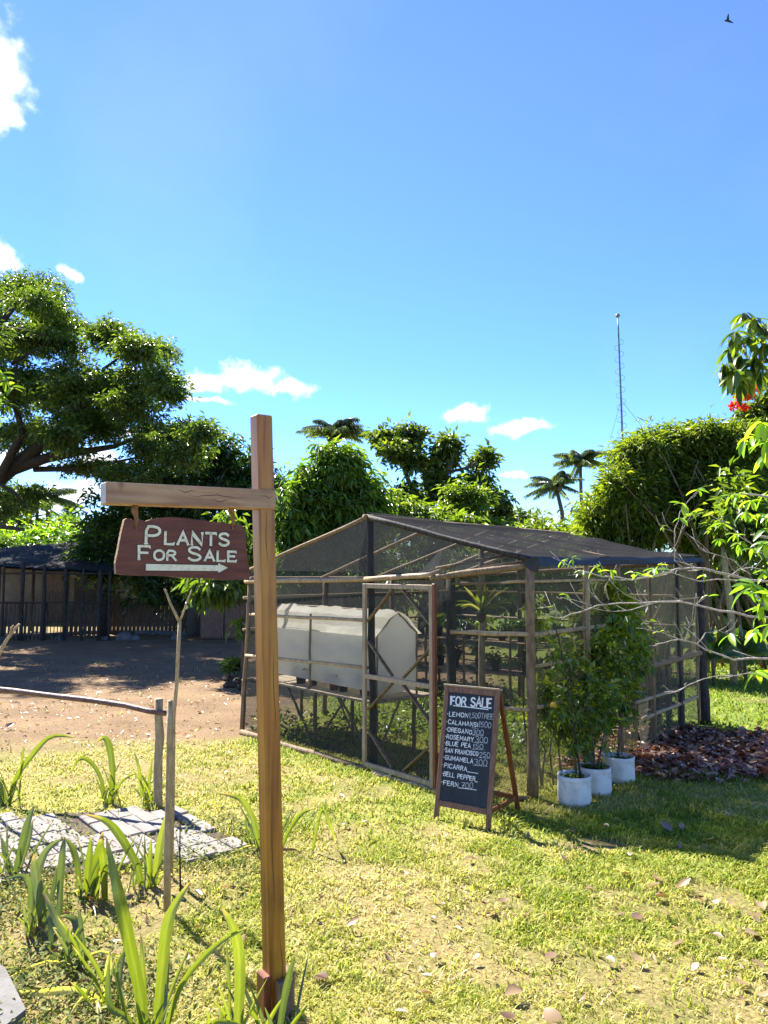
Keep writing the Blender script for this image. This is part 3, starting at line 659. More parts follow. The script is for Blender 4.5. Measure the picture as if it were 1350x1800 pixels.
# ------------------------------------------------------------------ sign post and hanging sign
ARM = Vector((-.82, -.57, 0)).normalized(); ARMN = Vector((-ARM.y, ARM.x, 0))       # along the arm; its face towards the viewer
if ARMN.y > 0: ARMN = -ARMN
ZUP = Vector((0, 0, 1))
def build_sign():
    base = gr(484, 1778); top = at(459, 731, base.y+.02)
    root = thing('sign_post', 'tall orange-brown timber post with a side arm carrying the hanging sign', 'sign post', base)
    ax = (top-base).normalized(); w = .036
    m = MB(); c = (base+top)/2; h = (top-base).length/2
    m.bev(c-ax*.05, ARM*w, ARMN*w, ax*(h+.05), .005)
    m.build('post', M['post'], root)
    # arm, notched across the post face
    zc = on_plane(445, 874, base+ARMN*.03, ARMN).z
    pc = base+ax*((zc-base.z)/ax.z)
    m = MB(); a0 = pc+ARM*.655+ARMN*.006; a1 = pc-ARM*.0375+ARMN*.006
    zl = on_plane(186, 866, pc+ARMN*.04, ARMN).z
    a0.z = zl; m.beam(a0, a1, .078, .082, bev=.004); m.build('arm', M['arm'], root)
    af = lambda u, v: a1.lerp(a0, u)+ARMN*.0395+ZUP*v          # on the arm's face
    for u0, u1, v in ((.2, .55, .004), (.5, .62, .018), (.3, .42, -.014), (.02, .1, .01)):
        m = MB(); k = 12; ph = random.uniform(0, 6)
        for q in range(k+1):
            u = u0+(u1-u0)*q/k; w_ = .0012*math.sin(math.pi*q/k)+.0002; z_ = v+.004*math.sin(q*.7+ph)+.0015*math.sin(q*2.3)
            m.v += [tuple(af(u, z_-w_)), tuple(af(u, z_+w_))]; m.r += [.5, .5]
        m.f += [(2*q, 2*q+1, 2*q+3, 2*q+2) for q in range(k)]; m.build('crack', M['shadow_paint'], root)
    pf = lambda z, v: base+ax*z+ARMN*(w+.0006)+ARM*v          # on the post's face
    for z0, z1, v in ((.35, .9, .012), (1.1, 1.45, -.012), (1.75, 2.0, .006), (.1, .3, -.015)):
        m = MB(); k = 14; ph = random.uniform(0, 6)
        for q in range(k+1):
            z_ = z0+(z1-z0)*q/k; w_ = .0011*math.sin(math.pi*q/k)+.0002; v_ = v+.003*math.sin(q*.5+ph)
            m.v += [tuple(pf(z_, v_-w_)), tuple(pf(z_, v_+w_))]; m.r += [.5, .5]
        m.f += [(2*q, 2*q+1, 2*q+3, 2*q+2) for q in range(k)]; m.build('crack', M['shadow_paint'], root)
    # short boards bolted round the foot
    m = MB(); m.bev(base+ARM*.052+ZUP*.055, ARM*.015, ARMN*.036, ZUP*.105, .004); m.build('foot_board', M['redwood'], root)
    m = MB(); m.bev(base+ARMN*.053-ARM*.012+ZUP*.045, ARM*.034, ARMN*.016, ZUP*.095, .004); m.build('foot_board', M['pole'], root)
    m = MB(); m.bev(base-ARM*.053+ZUP*.05, ARM*.016, ARMN*.036, ZUP*.10, .004); m.build('foot_board', M['pole'], root)
    # hanging board, natural edge
    bp = pc+ARM*.3+ARMN*.012
    P = lambda px, py, d=0: on_plane(px, py, bp+ARMN*d, ARMN)
    edge = [(219,913),(224,911),(236,915),(245,913),(256,916),(266,913),(282,910),(300,909),(318,910),(335,912),(352,914),(372,917),(395,919),(412,921),(426,923),(431,935),(433,960),(436,985),(440,1012),(438,1020),
            (420,1019),(395,1020),(370,1017),(345,1016),(320,1016),(295,1013),(270,1012),(245,1012),(220,1011),(204,1009),(203,990),(208,965),(213,938)]
    root2 = thing('hanging_sign', 'dark red-brown wooden sign with cream lettering hanging under the post arm', 'sign', P(320, 1015))
    th = .024; n = len(edge)
    F = [P(*e, th/2) for e in edge]; B = [P(*e, -th/2)+Vector((0, 0, 0)) for e in edge]
    B = [f-ARMN*th for f in F]
    m = MB(); m.add(F+B, [tuple(range(n)), tuple(range(2*n-1, n-1, -1))]+[(i, n+i, n+(i+1) % n, (i+1) % n) for i in range(n)])
    ob = m.build('board', M['board'], root2)
    ob.data.materials.append(M['board_edge'])
    for p in ob.data.polygons:
        if len(p.vertices) == 4: p.material_index = 1
    ux = -ARM; off = th/2
    Z8 = lambda x, y: (150+x/3.6486, 710+y/3.6486)
    def line(txt, p0, p1, cap, w, small, serif):
        a = P(*Z8(*p0), off); b = P(*Z8(*p1), off); k = (b-a).length/math.hypot(p1[0]-p0[0], p1[1]-p0[1])
        for mat, grow, lf in (('shadow_paint', 1.6, .0004), ('cream', 1.0, .0018)):
            m = MB(); letters(m, txt, a, (b-a).normalized(), ZUP, ARMN, cap*k, (b-a).length, w*k*grow, 1.5, serif*k*(1.12 if grow > 1 else 1), small, lift=lf); m.build('lettering', M[mat], root2)
    line('PLANTS', (388, 896), (908, 908), 104, 17, .72, 13)
    line('FOR', (342, 998), (570, 1003), 84, 15, .72, 11); line('SALE', (662, 1002), (958, 1010), 78, 15, .76, 11)
    for mat, g, lf in (('shadow_paint', 5, .0008), ('cream', 0, .0016)):
        A = [(387-g,1026-g),(852,1035-g),(852,1021-g*1.5),(914+g*1.5,1051),(852,1084+g*1.5),(852,1072+g),(387-g,1068+g)]
        m = MB(); m.add([P(*Z8(*q), off)+ARMN*lf for q in A], [(0,1,5,6),(2,3,4,5,1)]); m.build('arrow', M[mat], root2)
    for hx in (238, 408):
        m = MB(); t0 = P(hx, 887, -.004); t1 = P(hx+1, 925, .016); pts = [t0+ZUP*.012, t0.lerp(t1, .3)+ARM*.004, t0.lerp(t1, .6)-ARM*.003, t1]
        m.tube(pts, [.011, .013, .008, .005], 7); m.tube([t1+ARMN*.001, t1-ZUP*.014+ARMN*.001], [.003, .0025], 6); m.build('hanging_cord', M['rope'], root2, True)
build_sign()

# ------------------------------------------------------------------ chalkboard
def build_chalkboard():
    fl, fr = gr(763, 1439), gr(862, 1459)
    ux = (fr-fl).normalized(); nb = Vector((ux.y, -ux.x, 0));  nb = nb if nb.y < 0 else -nb     # towards the viewer
    up = (ZUP-nb*.2).normalized(); nf = ux.cross(up); nf = nf if nf.y < 0 else -nf
    P = lambda px, py: on_plane(px, py, fl, nf)
    H = (P(777, 1205)-fl).dot(up); W = (fr-fl).length
    root = thing('chalkboard_sign', 'brown framed folding chalkboard listing plants for sale by the net house', 'chalkboard', (fl+fr)/2)
    st = .034
    front = lambda u, v: fl+ux*u+up*v
    for u in (st/2, W-st/2):
        m = MB(); m.bev(front(u, H/2), ux*st/2, nf*.012, up*H/2, .003); m.build('stile', M['frame'], root)
    pb = (P(766, 1410)-fl).dot(up); 
    for v in (H-.02, pb):
        m = MB(); m.bev(front(W/2, v), ux*(W/2-st-.0005), nf*.0115, up*.02, .003); m.build('rail', M['frame'], root)
    m = MB(); m.bev(front(W/2, H+.0075)-nf*.006, ux*(W/2+.004), nf*.03, up*.007, .002); m.build('top_cap', M['doorwood'], root)
    m = MB(); m.box(front(W/2, (H-.04+pb+.02)/2), ux*(W/2-st-.001), nf*.004, up*((H-.04-pb-.02)/2-.001)); pan = m.build('writing_panel', M['chalkboard'], root)
    Z6 = lambda x, y: (740+x/6.0, 1180+y/6.0)
    def line(txt, p0, p1, cap, w, mat, gap=1.5, jit=.25):
        a, b = P(*Z8_(p0)), P(*Z8_(p1)); k = (b-a).length/math.hypot(p1[0]-p0[0], p1[1]-p0[1])
        m = MB(); letters(m, txt, a, (b-a).normalized(), up, nf, cap*k, (b-a).length, w*k, gap, jitter=jit, lift=.0052); m.build('lettering', M[mat], pan)
    Z8_ = lambda p: Z6(*p)
    line('FOR SALE', (318, 350), (742, 386), 80, 15, 'paintwhite', 1.3)
    def rule(p0, p1, w, mat):
        a, b = P(*Z6(*p0)), P(*Z6(*p1)); k = (b-a).length/math.hypot(p1[0]-p0[0], p1[1]-p0[1]); m = MB()
        d = (b-a).normalized(); ribbon(m, [(0, 0), ((b-a).length/2, .001), ((b-a).length, 0)], w*k, 1, lambda x, y, l: a+d*x+up*y+nf*.0056); m.build('rule_line', M[mat], pan)
    rule((345, 362), (712, 404), 9, 'paintwhite')
    W_, C_ = 'paintwhite', 'chalk'
    for t, a, b, c, pr in (('-LEMON', (276,470), (498,490), 44, ('1,500TREE', (512,492), (764,506), 52)), ('-CALAMANSI', (268,552), (603,586), 42, ('1500', (615,590), (740,598), 54)),
                           ('-OREGANO', (260,632), (538,664), 42, ('300', (548,668), (660,674), 46)), ('-ROSEMARY', (252,706), (556,744), 42, ('300', (576,748), (703,754), 54)),
                           ('-BLUE PEA', (246,774), (524,808), 42, ('150', (552,815), (656,820), 46)), ('-SAN FRANCISCO', (242,848), (604,893), 42, ('250', (618,905), (728,912), 52)),
                           ('-GUMAMELA', (234,926), (550,970), 44, ('300', (564,988), (698,996), 56)), ('-PICARRA', (226,1010), (486,1052), 44, None),
                           ('-BELL PEPPER', (220,1098), (574,1158), 44, None), ('-FERN', (214,1186), (394,1224), 44, ('700', (428,1232), (548,1236), 56))):
        line(t, a, b, c*.9, 6.8, W_, 1.7)
        if pr: line(pr[0], pr[1], pr[2], pr[3]*.95, 5.4, C_, 1.2, .4)
    rule((492, 1060), (605, 1078), 6, W_); rule((574, 1164), (600, 1169), 6, W_); rule((400, 1228), (588, 1252), 6, W_)
    for p, q in (((540,596),(605,604)), ((540,672),(665,680)), ((556,750),(705,758)), ((540,822),(665,828)), ((610,912),(735,918)), ((552,992),(705,1003))): rule(p, q, 4, C_)
    # back frame
    bl = gr(915, 1428); off = bl-fr; hinge = front(0, H-.02)-nf*.026
    for u in (st/2, W-st/2):
        b = fl+ux*u+off; t = front(u, H-.012)-nf*.03
        m = MB(); m.beam(b, t, .022, .034, up=ux, bev=.003); m.build('back_leg', M['redwood'], root)
    f = .13
    a = (fl+off+ux*st).lerp(front(st, H)-nf*.03, f); b = (fl+off+ux*(W-st)).lerp(front(W-st, H)-nf*.03, f)
    m = MB(); m.beam(a, b, .018, .032, bev=.003); m.build('back_rail', M['redwood'], root)
    a = front(W-.012, .12)-nf*.014; b = (fl+off+ux*(W-.012)).lerp(front(W-.012, H)-nf*.03, .12)
    m = MB(); m.beam(a, b, .012, .03, bev=.003); m.build('side_brace', M['redwood'], root)
build_chalkboard()

# ------------------------------------------------------------------ net house
ZA = at(437, 1018, GA.y).z; ZJ1 = at(650, 1018, GJ1.y).z; ZJ2 = at(788, 1012, GJ2.y).z; ZC = at(936, 990, GC.y).z; ZD = at(1228, 986, GD.y).z
PEAK = at(645, 909, GJ1.y+.0); BACK = GD-GC
RIDGE_E = PEAK+BACK+Vector((0, 0, -.02)); EZ = ZA
def sheet(a, b, c, d, nu, nv, amp=.01, sag=0, seed=1, nrm=None):
    """netting stretched between four corners a-b (one edge) and d-c (other edge)"""
    a, b, c, d = map(Vector, (a, b, c, d)); nrm = nrm or (b-a).cross(d-a).normalized(); m = MB(); vs = []
    rr = random.Random(seed); ph = [rr.uniform(0, 6.28) for _ in range(6)]
    for j in range(nv+1):
        for i in range(nu+1):
            u, v = i/nu, j/nv; p = a.lerp(b, u).lerp(d.lerp(c, u), v)
            e = math.sin(u*9+ph[0]+v*3)*.5+math.sin(v*11+ph[1]-u*4)*.35+math.sin(u*23+v*17+ph[2])*.2+math.sin(v*41+u*6+ph[3])*.16*math.sin(u*5+ph[4])+math.sin(u*37-v*29+ph[5])*.10
            p = p+nrm*e*amp; p.z -= sag*4*u*(1-u)*(.4+.6*math.sin(math.pi*v))
            vs.append(p)
    m.add(vs, [(j*(nu+1)+i, j*(nu+1)+i+1, (j+1)*(nu+1)+i+1, (j+1)*(nu+1)+i) for j in range(nv) for i in range(nu)], .5)
    return m
def up(p, z): return Vector((p.x, p.y, z))
def build_nethouse():
    root = thing('net_house', 'shade-net plant house on bamboo poles with a gabled black net roof and a framed door', 'net house', GC)
    A0, A1 = gr(425, 1285), at(440, 1018, GA.y); J0, J1 = GJ1, up(GJ1, ZJ1); K0, K1 = GJ2, up(GJ2, ZJ2); C0, C1 = GC, at(931, 990, GC.y); D0, D1 = GD, at(1227, 986, GD.y)
    E0 = GE; E1 = up(GE, EZ)
    fn = Vector((-.74, -.67, 0))          # outwards from the front
    # posts
    pole('corner_post', M['pole'], root, A0-ZUP*.05, A1, .028, .024)
    pole('post', M['darkpole'], root, J0-ZUP*.05-fn*.04+Vector((.02, 0, 0)), PEAK-ZUP*.02-fn*.04, .036, .028)
    pole('post', M['darkpole'], root, K0-ZUP*.05+Vector((.115, .0, 0)), K1+Vector((.125, .02, .02)), .042, .036)
    pole('corner_post', M['pole'], root, C0-ZUP*.05, C1, .042, .036)
    pole('corner_post', M['darkpole'], root, D0-ZUP*.05, D1, .075, .055)
    pole('corner_post', M['pole'], root, E0-ZUP*.05, E1, .04, .035)
    def cd(t, z): p = C0.lerp(D0, t); return up(p, z)
    for t, mt, r in ((.25, 'bamboo', .034), (.42, 'pole', .026), (.62, 'pole', .03), (.81, 'darkpole', .03)):
        pole('post', M[mt], root, cd(t, -.05), cd(t, ZC+(ZD-ZC)*t), r, r*.85)
    for t in (.33, .66):
        p = A0.lerp(E0, t); pole('post', M['pole'], root, up(p, -.05), up(p, ZA), .03)
        p = E0.lerp(D0, t); pole('post', M['pole'], root, up(p, -.05), up(p, ZD+.25), .03)
    # interior post with the hanging plant, and ridge supports
    ip = at(848, 1200, 7.4); pole('post', M['bamboo'], root, up(ip, -.05), up(ip, 1.95), .034, .03)
    # eave and ridge poles
    pole('eave_beam', M['bamboo'], root, at(432, 1022, GA.y), J1+(J1-A1)*.06, .026, .024)
    pole('eave_beam', M['bamboo'], root, J1+fn*.03, K1+fn*.03+ZUP*.01, .024, .022)
    pole('eave_beam', M['pole'], root, K1-Vector((.05, 0, .02)), C1+Vector((.03, 0, -.01)), .026, .026)
    pole('eave_beam', M['darkpole'], root, C1, D1+BACK*.02, .026, .026)
    pole('eave_beam', M['bamboo'], root, A1, E1, .026, .024); pole('eave_beam', M['pole'], root, E1, D1, .026, .024)
    pole('ridge_beam', M['pole'], root, PEAK-BACK*.01, RIDGE_E, .026, .024)
    # rafters
    pole('rafter', M['pole'], root, at(432, 1004, GA.y), PEAK, .018); pole('rafter', M['darkpole'], root, PEAK, C1+ZUP*.03, .024)
    for t in (.29, .56, .82, 1.0):
        pole('rafter', M['bamboo'], root, up(A1.lerp(E1, t), EZ), PEAK.lerp(RIDGE_E, t), .022, .02)
        pole('rafter', M['pole'], root, C1.lerp(D1, t)-ZUP*.02, PEAK.lerp(RIDGE_E, t)-ZUP*.06, .016, .016)
    # tie beam lines under the right slope
    pole('tie_pole', M['pole'], root, K1+ZUP*.06, at(915, 972, GC.y+.3), .012); pole('tie_pole', M['pole'], root, up(ip, 1.78), at(935, 985, GC.y+.1), .012)
    # rails of the front
    q = lambda px, py, Y: at(px, py, Y)
    fy = lambda px: GA.y+(GJ1.y-GA.y)*((px-425)/(646-425.)) if px < 646 else GJ1.y
    pole('rail', M['bamboo'], root, q(440, 1080, fy(437)), q(648, 1091, GJ1.y), .016); pole('rail', M['bamboo'], root, q(432, 1152, fy(430)), q(646, 1174, GJ1.y), .016)
    pole('sill', M['pole'], root, gr(424, 1287, .02), gr(640, 1351, .02), .028); pole('sill', M['bamboo'], root, gr(655, 1358, .015), gr(768, 1391, .015), .022)
    pole('sill', M['pole'], root, gr(775, 1393, .02), gr(930, 1404, .02), .02)
    zr1 = at(938, 1116, GC.y).z; zr2 = at(938, 1246, GC.y).z; zr0 = at(938, 1022, GC.y).z
    kp = K0+Vector((.115, 0, 0))
    for zz, r in ((zr1+.01, .019), (zr2, .016)): pole('rail', M['bamboo'], root, up(kp, zz)+Vector((0, -.03, 0)), up(C0, zz-.005)+Vector((-.02, -.02, 0)), r)
    pole('rail', M['bamboo'], root, up(kp, zr0-.02), up(C0, zr0), .012)
    for zz, r, t0, t1 in ((zr1, .02, 0, .45), (zr2, .018, 0, .42), (zr1-.25, .014, 0, .3), (zr0, .012, 0, .5), (zr0-.25, .012, .55, 1), (.78, .03, .55, 1.0), (.48, .018, .5, .75), (.3, .02, .55, .95)):
        pole('rail', M['bamboo' if r < .03 else 'pole'], root, cd(t0, zz), cd(t1, zz+(.03 if t1 > .9 else 0)), r)
    for zz in (.55, 1.1, 1.45):
        pole('rail', M['bamboo'], root, up(E0, zz), up(D0, zz), .015); pole('rail', M['bamboo'], root, up(A0, zz), up(E0, zz), .015)
    # netting
    I = lambda p, d: p-fn*d
    sheet(I(A0, .0)+ZUP*.03, I(J0, .0)+ZUP*.03, I(J1, 0), I(A1, 0), 26, 18, .006, 0, 1).build('front_net', M['net'], root, True)
    J1b = K1; sheet(K0+ZUP*.03, C0+ZUP*.03, C1, K1, 14, 18, .006, 0, 2).build('front_net', M['net'], root, True)
    # gable net in three panels
    G1 = at(437, 1006, GA.y); Cx = C1+ZUP*.02
    m = MB(); m.add([A1, J1, PEAK, G1], [(0,1,2,3)], .5); m.build('gable_net', M['netdark'], root)
    jm = J1.lerp(K1, .02); Km = K1
    m = MB(); m.add([J1, K1, PEAK.lerp(Cx, .52), PEAK], [(0,1,2,3)], .5); m.build('gable_net', M['netdark'], root)
    m = MB(); m.add([K1, C1, PEAK.lerp(Cx, .99), PEAK.lerp(Cx, .52)], [(0,1,2,3)], .5); m.build('gable_net', M['netdark'], root)
    f0 = at(625, 1014, GJ1.y+.05); m = MB(); m.add([f0, J1-fn*.02, PEAK-fn*.02-ZUP*.02], [(0,1,2)], .5); m.build('net_fold', M['netdark'], root)
    # walls
    sheet(cd(0, .03), cd(.52, .03), cd(.52, ZC-.03), C1-ZUP*.03, 16, 14, .008, 0, 3).build('side_net', M['netside'], root, True)
    sheet(cd(.52, .03), cd(1, .05), D1-ZUP*.03, cd(.52, ZC-.03), 16, 14, .012, 0, 4).build('side_net', M['netpale'], root, True)
    sheet(E0+ZUP*.03, D0+ZUP*.03, D1, E1, 16, 10, .01, 0, 5).build('back_net', M['net'], root, True)
    sheet(A0+ZUP*.03, E0+ZUP*.03, E1, A1, 16, 10, .01, 0, 6).build('side_net', M['net'], root, True)
    m = MB(); m.add([E1, D1, RIDGE_E], [(0,1,2)], .5); m.build('gable_net', M['net'], root)
    # roof: the right slope sags between ridge and eave and hangs a little over the eave
    sheet(PEAK+ZUP*.03, C1+ZUP*.05, D1+ZUP*.045+BACK*.03, RIDGE_E+ZUP*.03, 44, 48, .026, .06, 7).build('roof_net', M['netroof'], root, True)
    sheet(PEAK+ZUP*.03, at(430, 1003, GA.y), E1+ZUP*.04, RIDGE_E+ZUP*.03, 20, 20, .008, .03, 8).build('roof_net', M['net'], root, True)
    ov = (C1-PEAK).normalized()*.05
    a, b = C1+ZUP*.05, D1+ZUP*.045+BACK*.03
    sheet(a, a+ov-ZUP*.06, b+ov-ZUP*.05, b, 3, 30, .012, 0, 9).build('roof_hem', M['black'], root, True)
    m = MB(); m.add([C1+Vector((-.05,-.05,.03)), C1+Vector((.06,-.04,.05)), C1+Vector((.07,0,-.07)), C1+Vector((.0,-.05,-.06)), C1+Vector((-.05,-.04,-.02))], [(0,1,2,3,4)]); m.build('net_tie', M['black'], root)
    # door: pale frame, mid rail and corner braces
    dn = Vector((K0.y-J0.y, J0.x-K0.x, 0)).normalized(); dn = dn if dn.y < 0 else -dn
    o = J0+dn*.05; e = (K0-J0).normalized(); w = (K0-J0).length; hd = on_plane(652, 1026, o, dn).z
    pt = lambda u, z: o+e*u+ZUP*z
    for u in (.02, w): 
        mm = MB(); mm.beam(pt(u, .03), pt(u, hd), .03, .04, up=e, bev=.003); mm.build('door_stile', M['doorwood'], root)
    zm = on_plane(655, 1190, o, dn).z
    for z in (hd-.02, zm, .06):
        mm = MB(); mm.beam(pt(.042, z), pt(w-.022, z-.0), .026, .04, bev=.003); mm.build('door_rail', M['doorwood'], root)
    for z0, z1 in ((.08, zm-.02), (zm+.02, hd-.04)):
        hh = (z1-z0)*.38
        for (ua, za, ub, zb) in ((.045, z0+hh, w*.42, z0+.01), (w-.03, z0+hh, w*.58, z0+.01), (.045, z1-hh, w*.42, z1-.01), (w-.03, z1-hh, w*.58, z1-.01)):
            mm = MB(); mm.beam(pt(ua, za)-dn*.022, pt(ub, zb)-dn*.022, .014, .036, up=dn, bev=.002); mm.build('door_brace', M['pole'], root)
    sheet(pt(.03, .05)-dn*.031, pt(w-.01, .05)-dn*.031, pt(w-.01, hd-.02)-dn*.031, pt(.03, hd-.02)-dn*.031, 8, 10, .003, 0, 12).build('door_net', M['net'], root, True)
    mm = MB(); mm.beam(pt(w+.034, .03), pt(w+.034, hd+.01), .03, .03, up=e, bev=.003); mm.build('door_jamb', M['redwood'], root)
build_nethouse()

# ------------------------------------------------------------------ inside the net house: covered bench and pots
EU = (GJ1-GA).normalized(); EV = Vector((-EU.y, EU.x, 0)); EV = EV if EV.y > 0 else -EV     # along the front wall, and into the house
K1_ = Vector((-.075, 7.22, 0))
TL, TW = 1.95, .53
def build_tent():
    root = thing('covered_bench', 'low wooden nursery bench under a peaked white plastic cover', 'covered bench', K1_)
    c = lambda u, v, z: K1_-EU*u+EV*v+ZUP*z
    zt, zb, zh = .56, 1.15, 1.36
    for i in range(5):
        v = -.02+.155*i; m = MB(); m.bev(c(TL/2-.02, v, zt-.014), EU*(TL/2+.06), EV*.07, ZUP*.012, .003); m.build('plank', M['plank'], root)
    for u in (.03, TL*.5, TL-.03):
        for v in (.02, TW-.02): pole('leg', M['pole'], root, c(u, v, -.04), c(u, v, zt-.03), .02)
    for u0, u1 in ((.05, .55), (.9, .45), (1.0, 1.45)): pole('brace', M['pole'], root, c(u0, .0, .02), c(u1, .0, zt-.04), .013)
    for u0, u1 in ((.35, .05), (.7, 1.1)): pole('brace', M['bamboo'], root, c(u0, .35, .0), c(u1, .35, zt-.04), .012)
    for u in (0.0, TL*.53, TL):
        pole('hoop', M['bamboo'], root, c(u, .01, zt), c(u, .01, zb), .011); pole('hoop', M['bamboo'], root, c(u, TW-.01, zt), c(u, TW-.01, zb), .011)
        pole('hoop', M['bamboo'], root, c(u, .01, zb), c(u, TW*.5, zh), .01); pole('hoop', M['bamboo'], root, c(u, TW-.01, zb), c(u, TW*.5, zh), .01)
    pole('stud', M['bamboo'], root, c(1.0, -.04, zt-.02), c(1.0, -.03, zb+.16), .012)
    pole('ridge_pole', M['bamboo'], root, c(0, TW*.5, zh), c(TL, TW*.5, zh), .012)
    hem = zt+.10
    sheet(c(TL, -.012, hem-.02), c(0, -.012, hem-.03), c(0, -.012, zb), c(TL, -.012, zb), 40, 16, .016, 0, 21).build('cover_side', M['tent'], root, True)
    sheet(c(0, -.012, hem-.07), c(0, TW, hem-.05), c(0, TW, zb), c(0, -.012, zb), 14, 10, .008, 0, 22).build('cover_end', M['tent'], root, True)
    sheet(c(0, TW, hem), c(TL, TW, hem), c(TL, TW, zb), c(0, TW, zb), 20, 6, .008, 0, 23).build('cover_side', M['tent'], root, True)
    m = MB(); m.add([c(-.002, -.012, zb), c(-.002, TW, zb), c(-.002, TW-.05, zb+.05), c(-.002, TW*.74, zh-.06), c(-.002, TW*.5, zh+.006), c(-.002, TW*.26, zh-.06), c(-.002, .05, zb+.05)], [(0,1,2,3,4,5,6)]); m.build('cover_gable', M['tent'], root)
    m = MB(); m.add([c(TL, -.012, zb), c(TL, TW, zb), c(TL, TW*.5, zh+.012)], [(0,1,2)]); m.build('cover_gable', M['tent'], root)
    prof = [(-.03, zb-.015), (.05, zb+.055), (TW*.26, zh-.055), (TW*.5, zh+.012), (TW*.74, zh-.055), (TW-.05, zb+.055), (TW+.03, zb-.015)]
    for k in range(6):
        (v0, z0), (v1, z1) = prof[k], prof[k+1]
        if k in (0, 3): vs, fs = [], []
        for i in range(25):
            u = TL+.02-(TL+.05)*i/24; wv = .008*math.sin(i*1.9+k)+.006*math.sin(i*.7)
            vs += [c(u, v0, z0+(wv if k else 0)), c(u, v1, z1+.008*math.sin(i*1.9+k+1)+.006*math.sin(i*.7))]
        fs += [(50*(k % 3)+2*i, 50*(k % 3)+2*i+1, 50*(k % 3)+2*i+3, 50*(k % 3)+2*i+2) for i in range(24)]
        if k in (2, 5): m = MB(); m.add(vs, fs); m.build('cover_roof', M['tentroof'], root, True)
    # pots on the bench front
    for u, mt, s, lab in ((.10, 'terracotta', 1.05, 'red-brown pot nearest the door under the white cover'), (.27, 'terracotta', 1.0, 'red-brown pot second from the door under the white cover'),
                          (.60, 'blackpot', .9, 'black pot between the red-brown pots under the white cover'), (.75, 'terracotta', 1.0, 'red-brown pot beside the middle support of the covered bench'),
                          (1.12, 'blackpot', .95, 'black pot just left of the bench middle support'), (1.33, 'blackpot', 1.1, 'larger black pot near the sign post under the white cover')):
        b = c(u, .09, zt); r = .058*s; t = thing('nursery_pot', lab, 'pot', b, 'nursery pots on the covered bench')
        m = MB(); m.lathe(b, [(r*.75, .0), (r*.95, .10*s), (r*1.06, .10*s), (r*1.06, .125*s), (r*.93, .125*s), (r*.93, .10*s)], 18); m.build('pot', M[mt], t, True)
        V, F, rr = crown([(b+ZUP*.17, (.04, .04, .04), 40)], .05, .02, clump=.03, per=10); np_mesh('seedling', V, F, 3, rr, LM['lush'], t)
build_tent()

def strap_leaf(name, mat, parent, pts, w, fold=.25, rnd=None, shape='strap', n=14):
    """a long bending leaf: ribbon with a crease along pts"""
    P = []
    pts = [Vector(p) for p in pts]; k = len(pts)
    def cr(t):
        x = t*(k-1); i = min(int(x), k-2); f = x-i
        p0, p1, p2, p3 = pts[max(i-1, 0)], pts[i], pts[i+1], pts[min(i+2, k-1)]
        return .5*((2*p1)+(-p0+p2)*f+(2*p0-5*p1+4*p2-p3)*f*f+(-p0+3*p1-3*p2+p3)*f**3)
    for i in range(n+1): P.append(cr(i/n))
    vs = []; prev = None
    for i, p in enumerate(P):
        d = (P[min(i+1, n)]-P[max(i-1, 0)]).normalized(); view = Vector((.25, -1, .25)).normalized()
        s = d.cross(view); s = s.normalized() if s.length > .05 else (prev or d.orthogonal()).normalized(); prev = s
        u = s.cross(d); t = i/n
        ww = w*(.75+.5*t if t < .5 else 1)*min(1, ((1-t)/.38)**.75 if t > .62 else 1) if shape == 'strap' else w*math.sin(math.pi*min(max(.05+.95*t, 0), 1))**.8
        ww = max(ww, .0006)
        for q in range(7): x = q/6-.5; vs.append(p+s*ww*x+u*ww*fold*abs(2*x)**1.3)
    m = MB(); m.add(vs, [(7*i+a, 7*i+a+1, 7*i+a+8, 7*i+a+7) for i in range(n) for a in range(6)], 0)
    b_ = random.random()*.35 if rnd is None else rnd; tipc = random.uniform(.8, .97)
    m.r = [1.0 if (i//7)/n > tipc else min(.8, b_+(.22 if i % 7 == 3 else .12*(i % 2))+.22*(i//7)/n+random.uniform(0, .05)) for i in range(len(m.r))]
    return m.build(name, mat, parent, True)

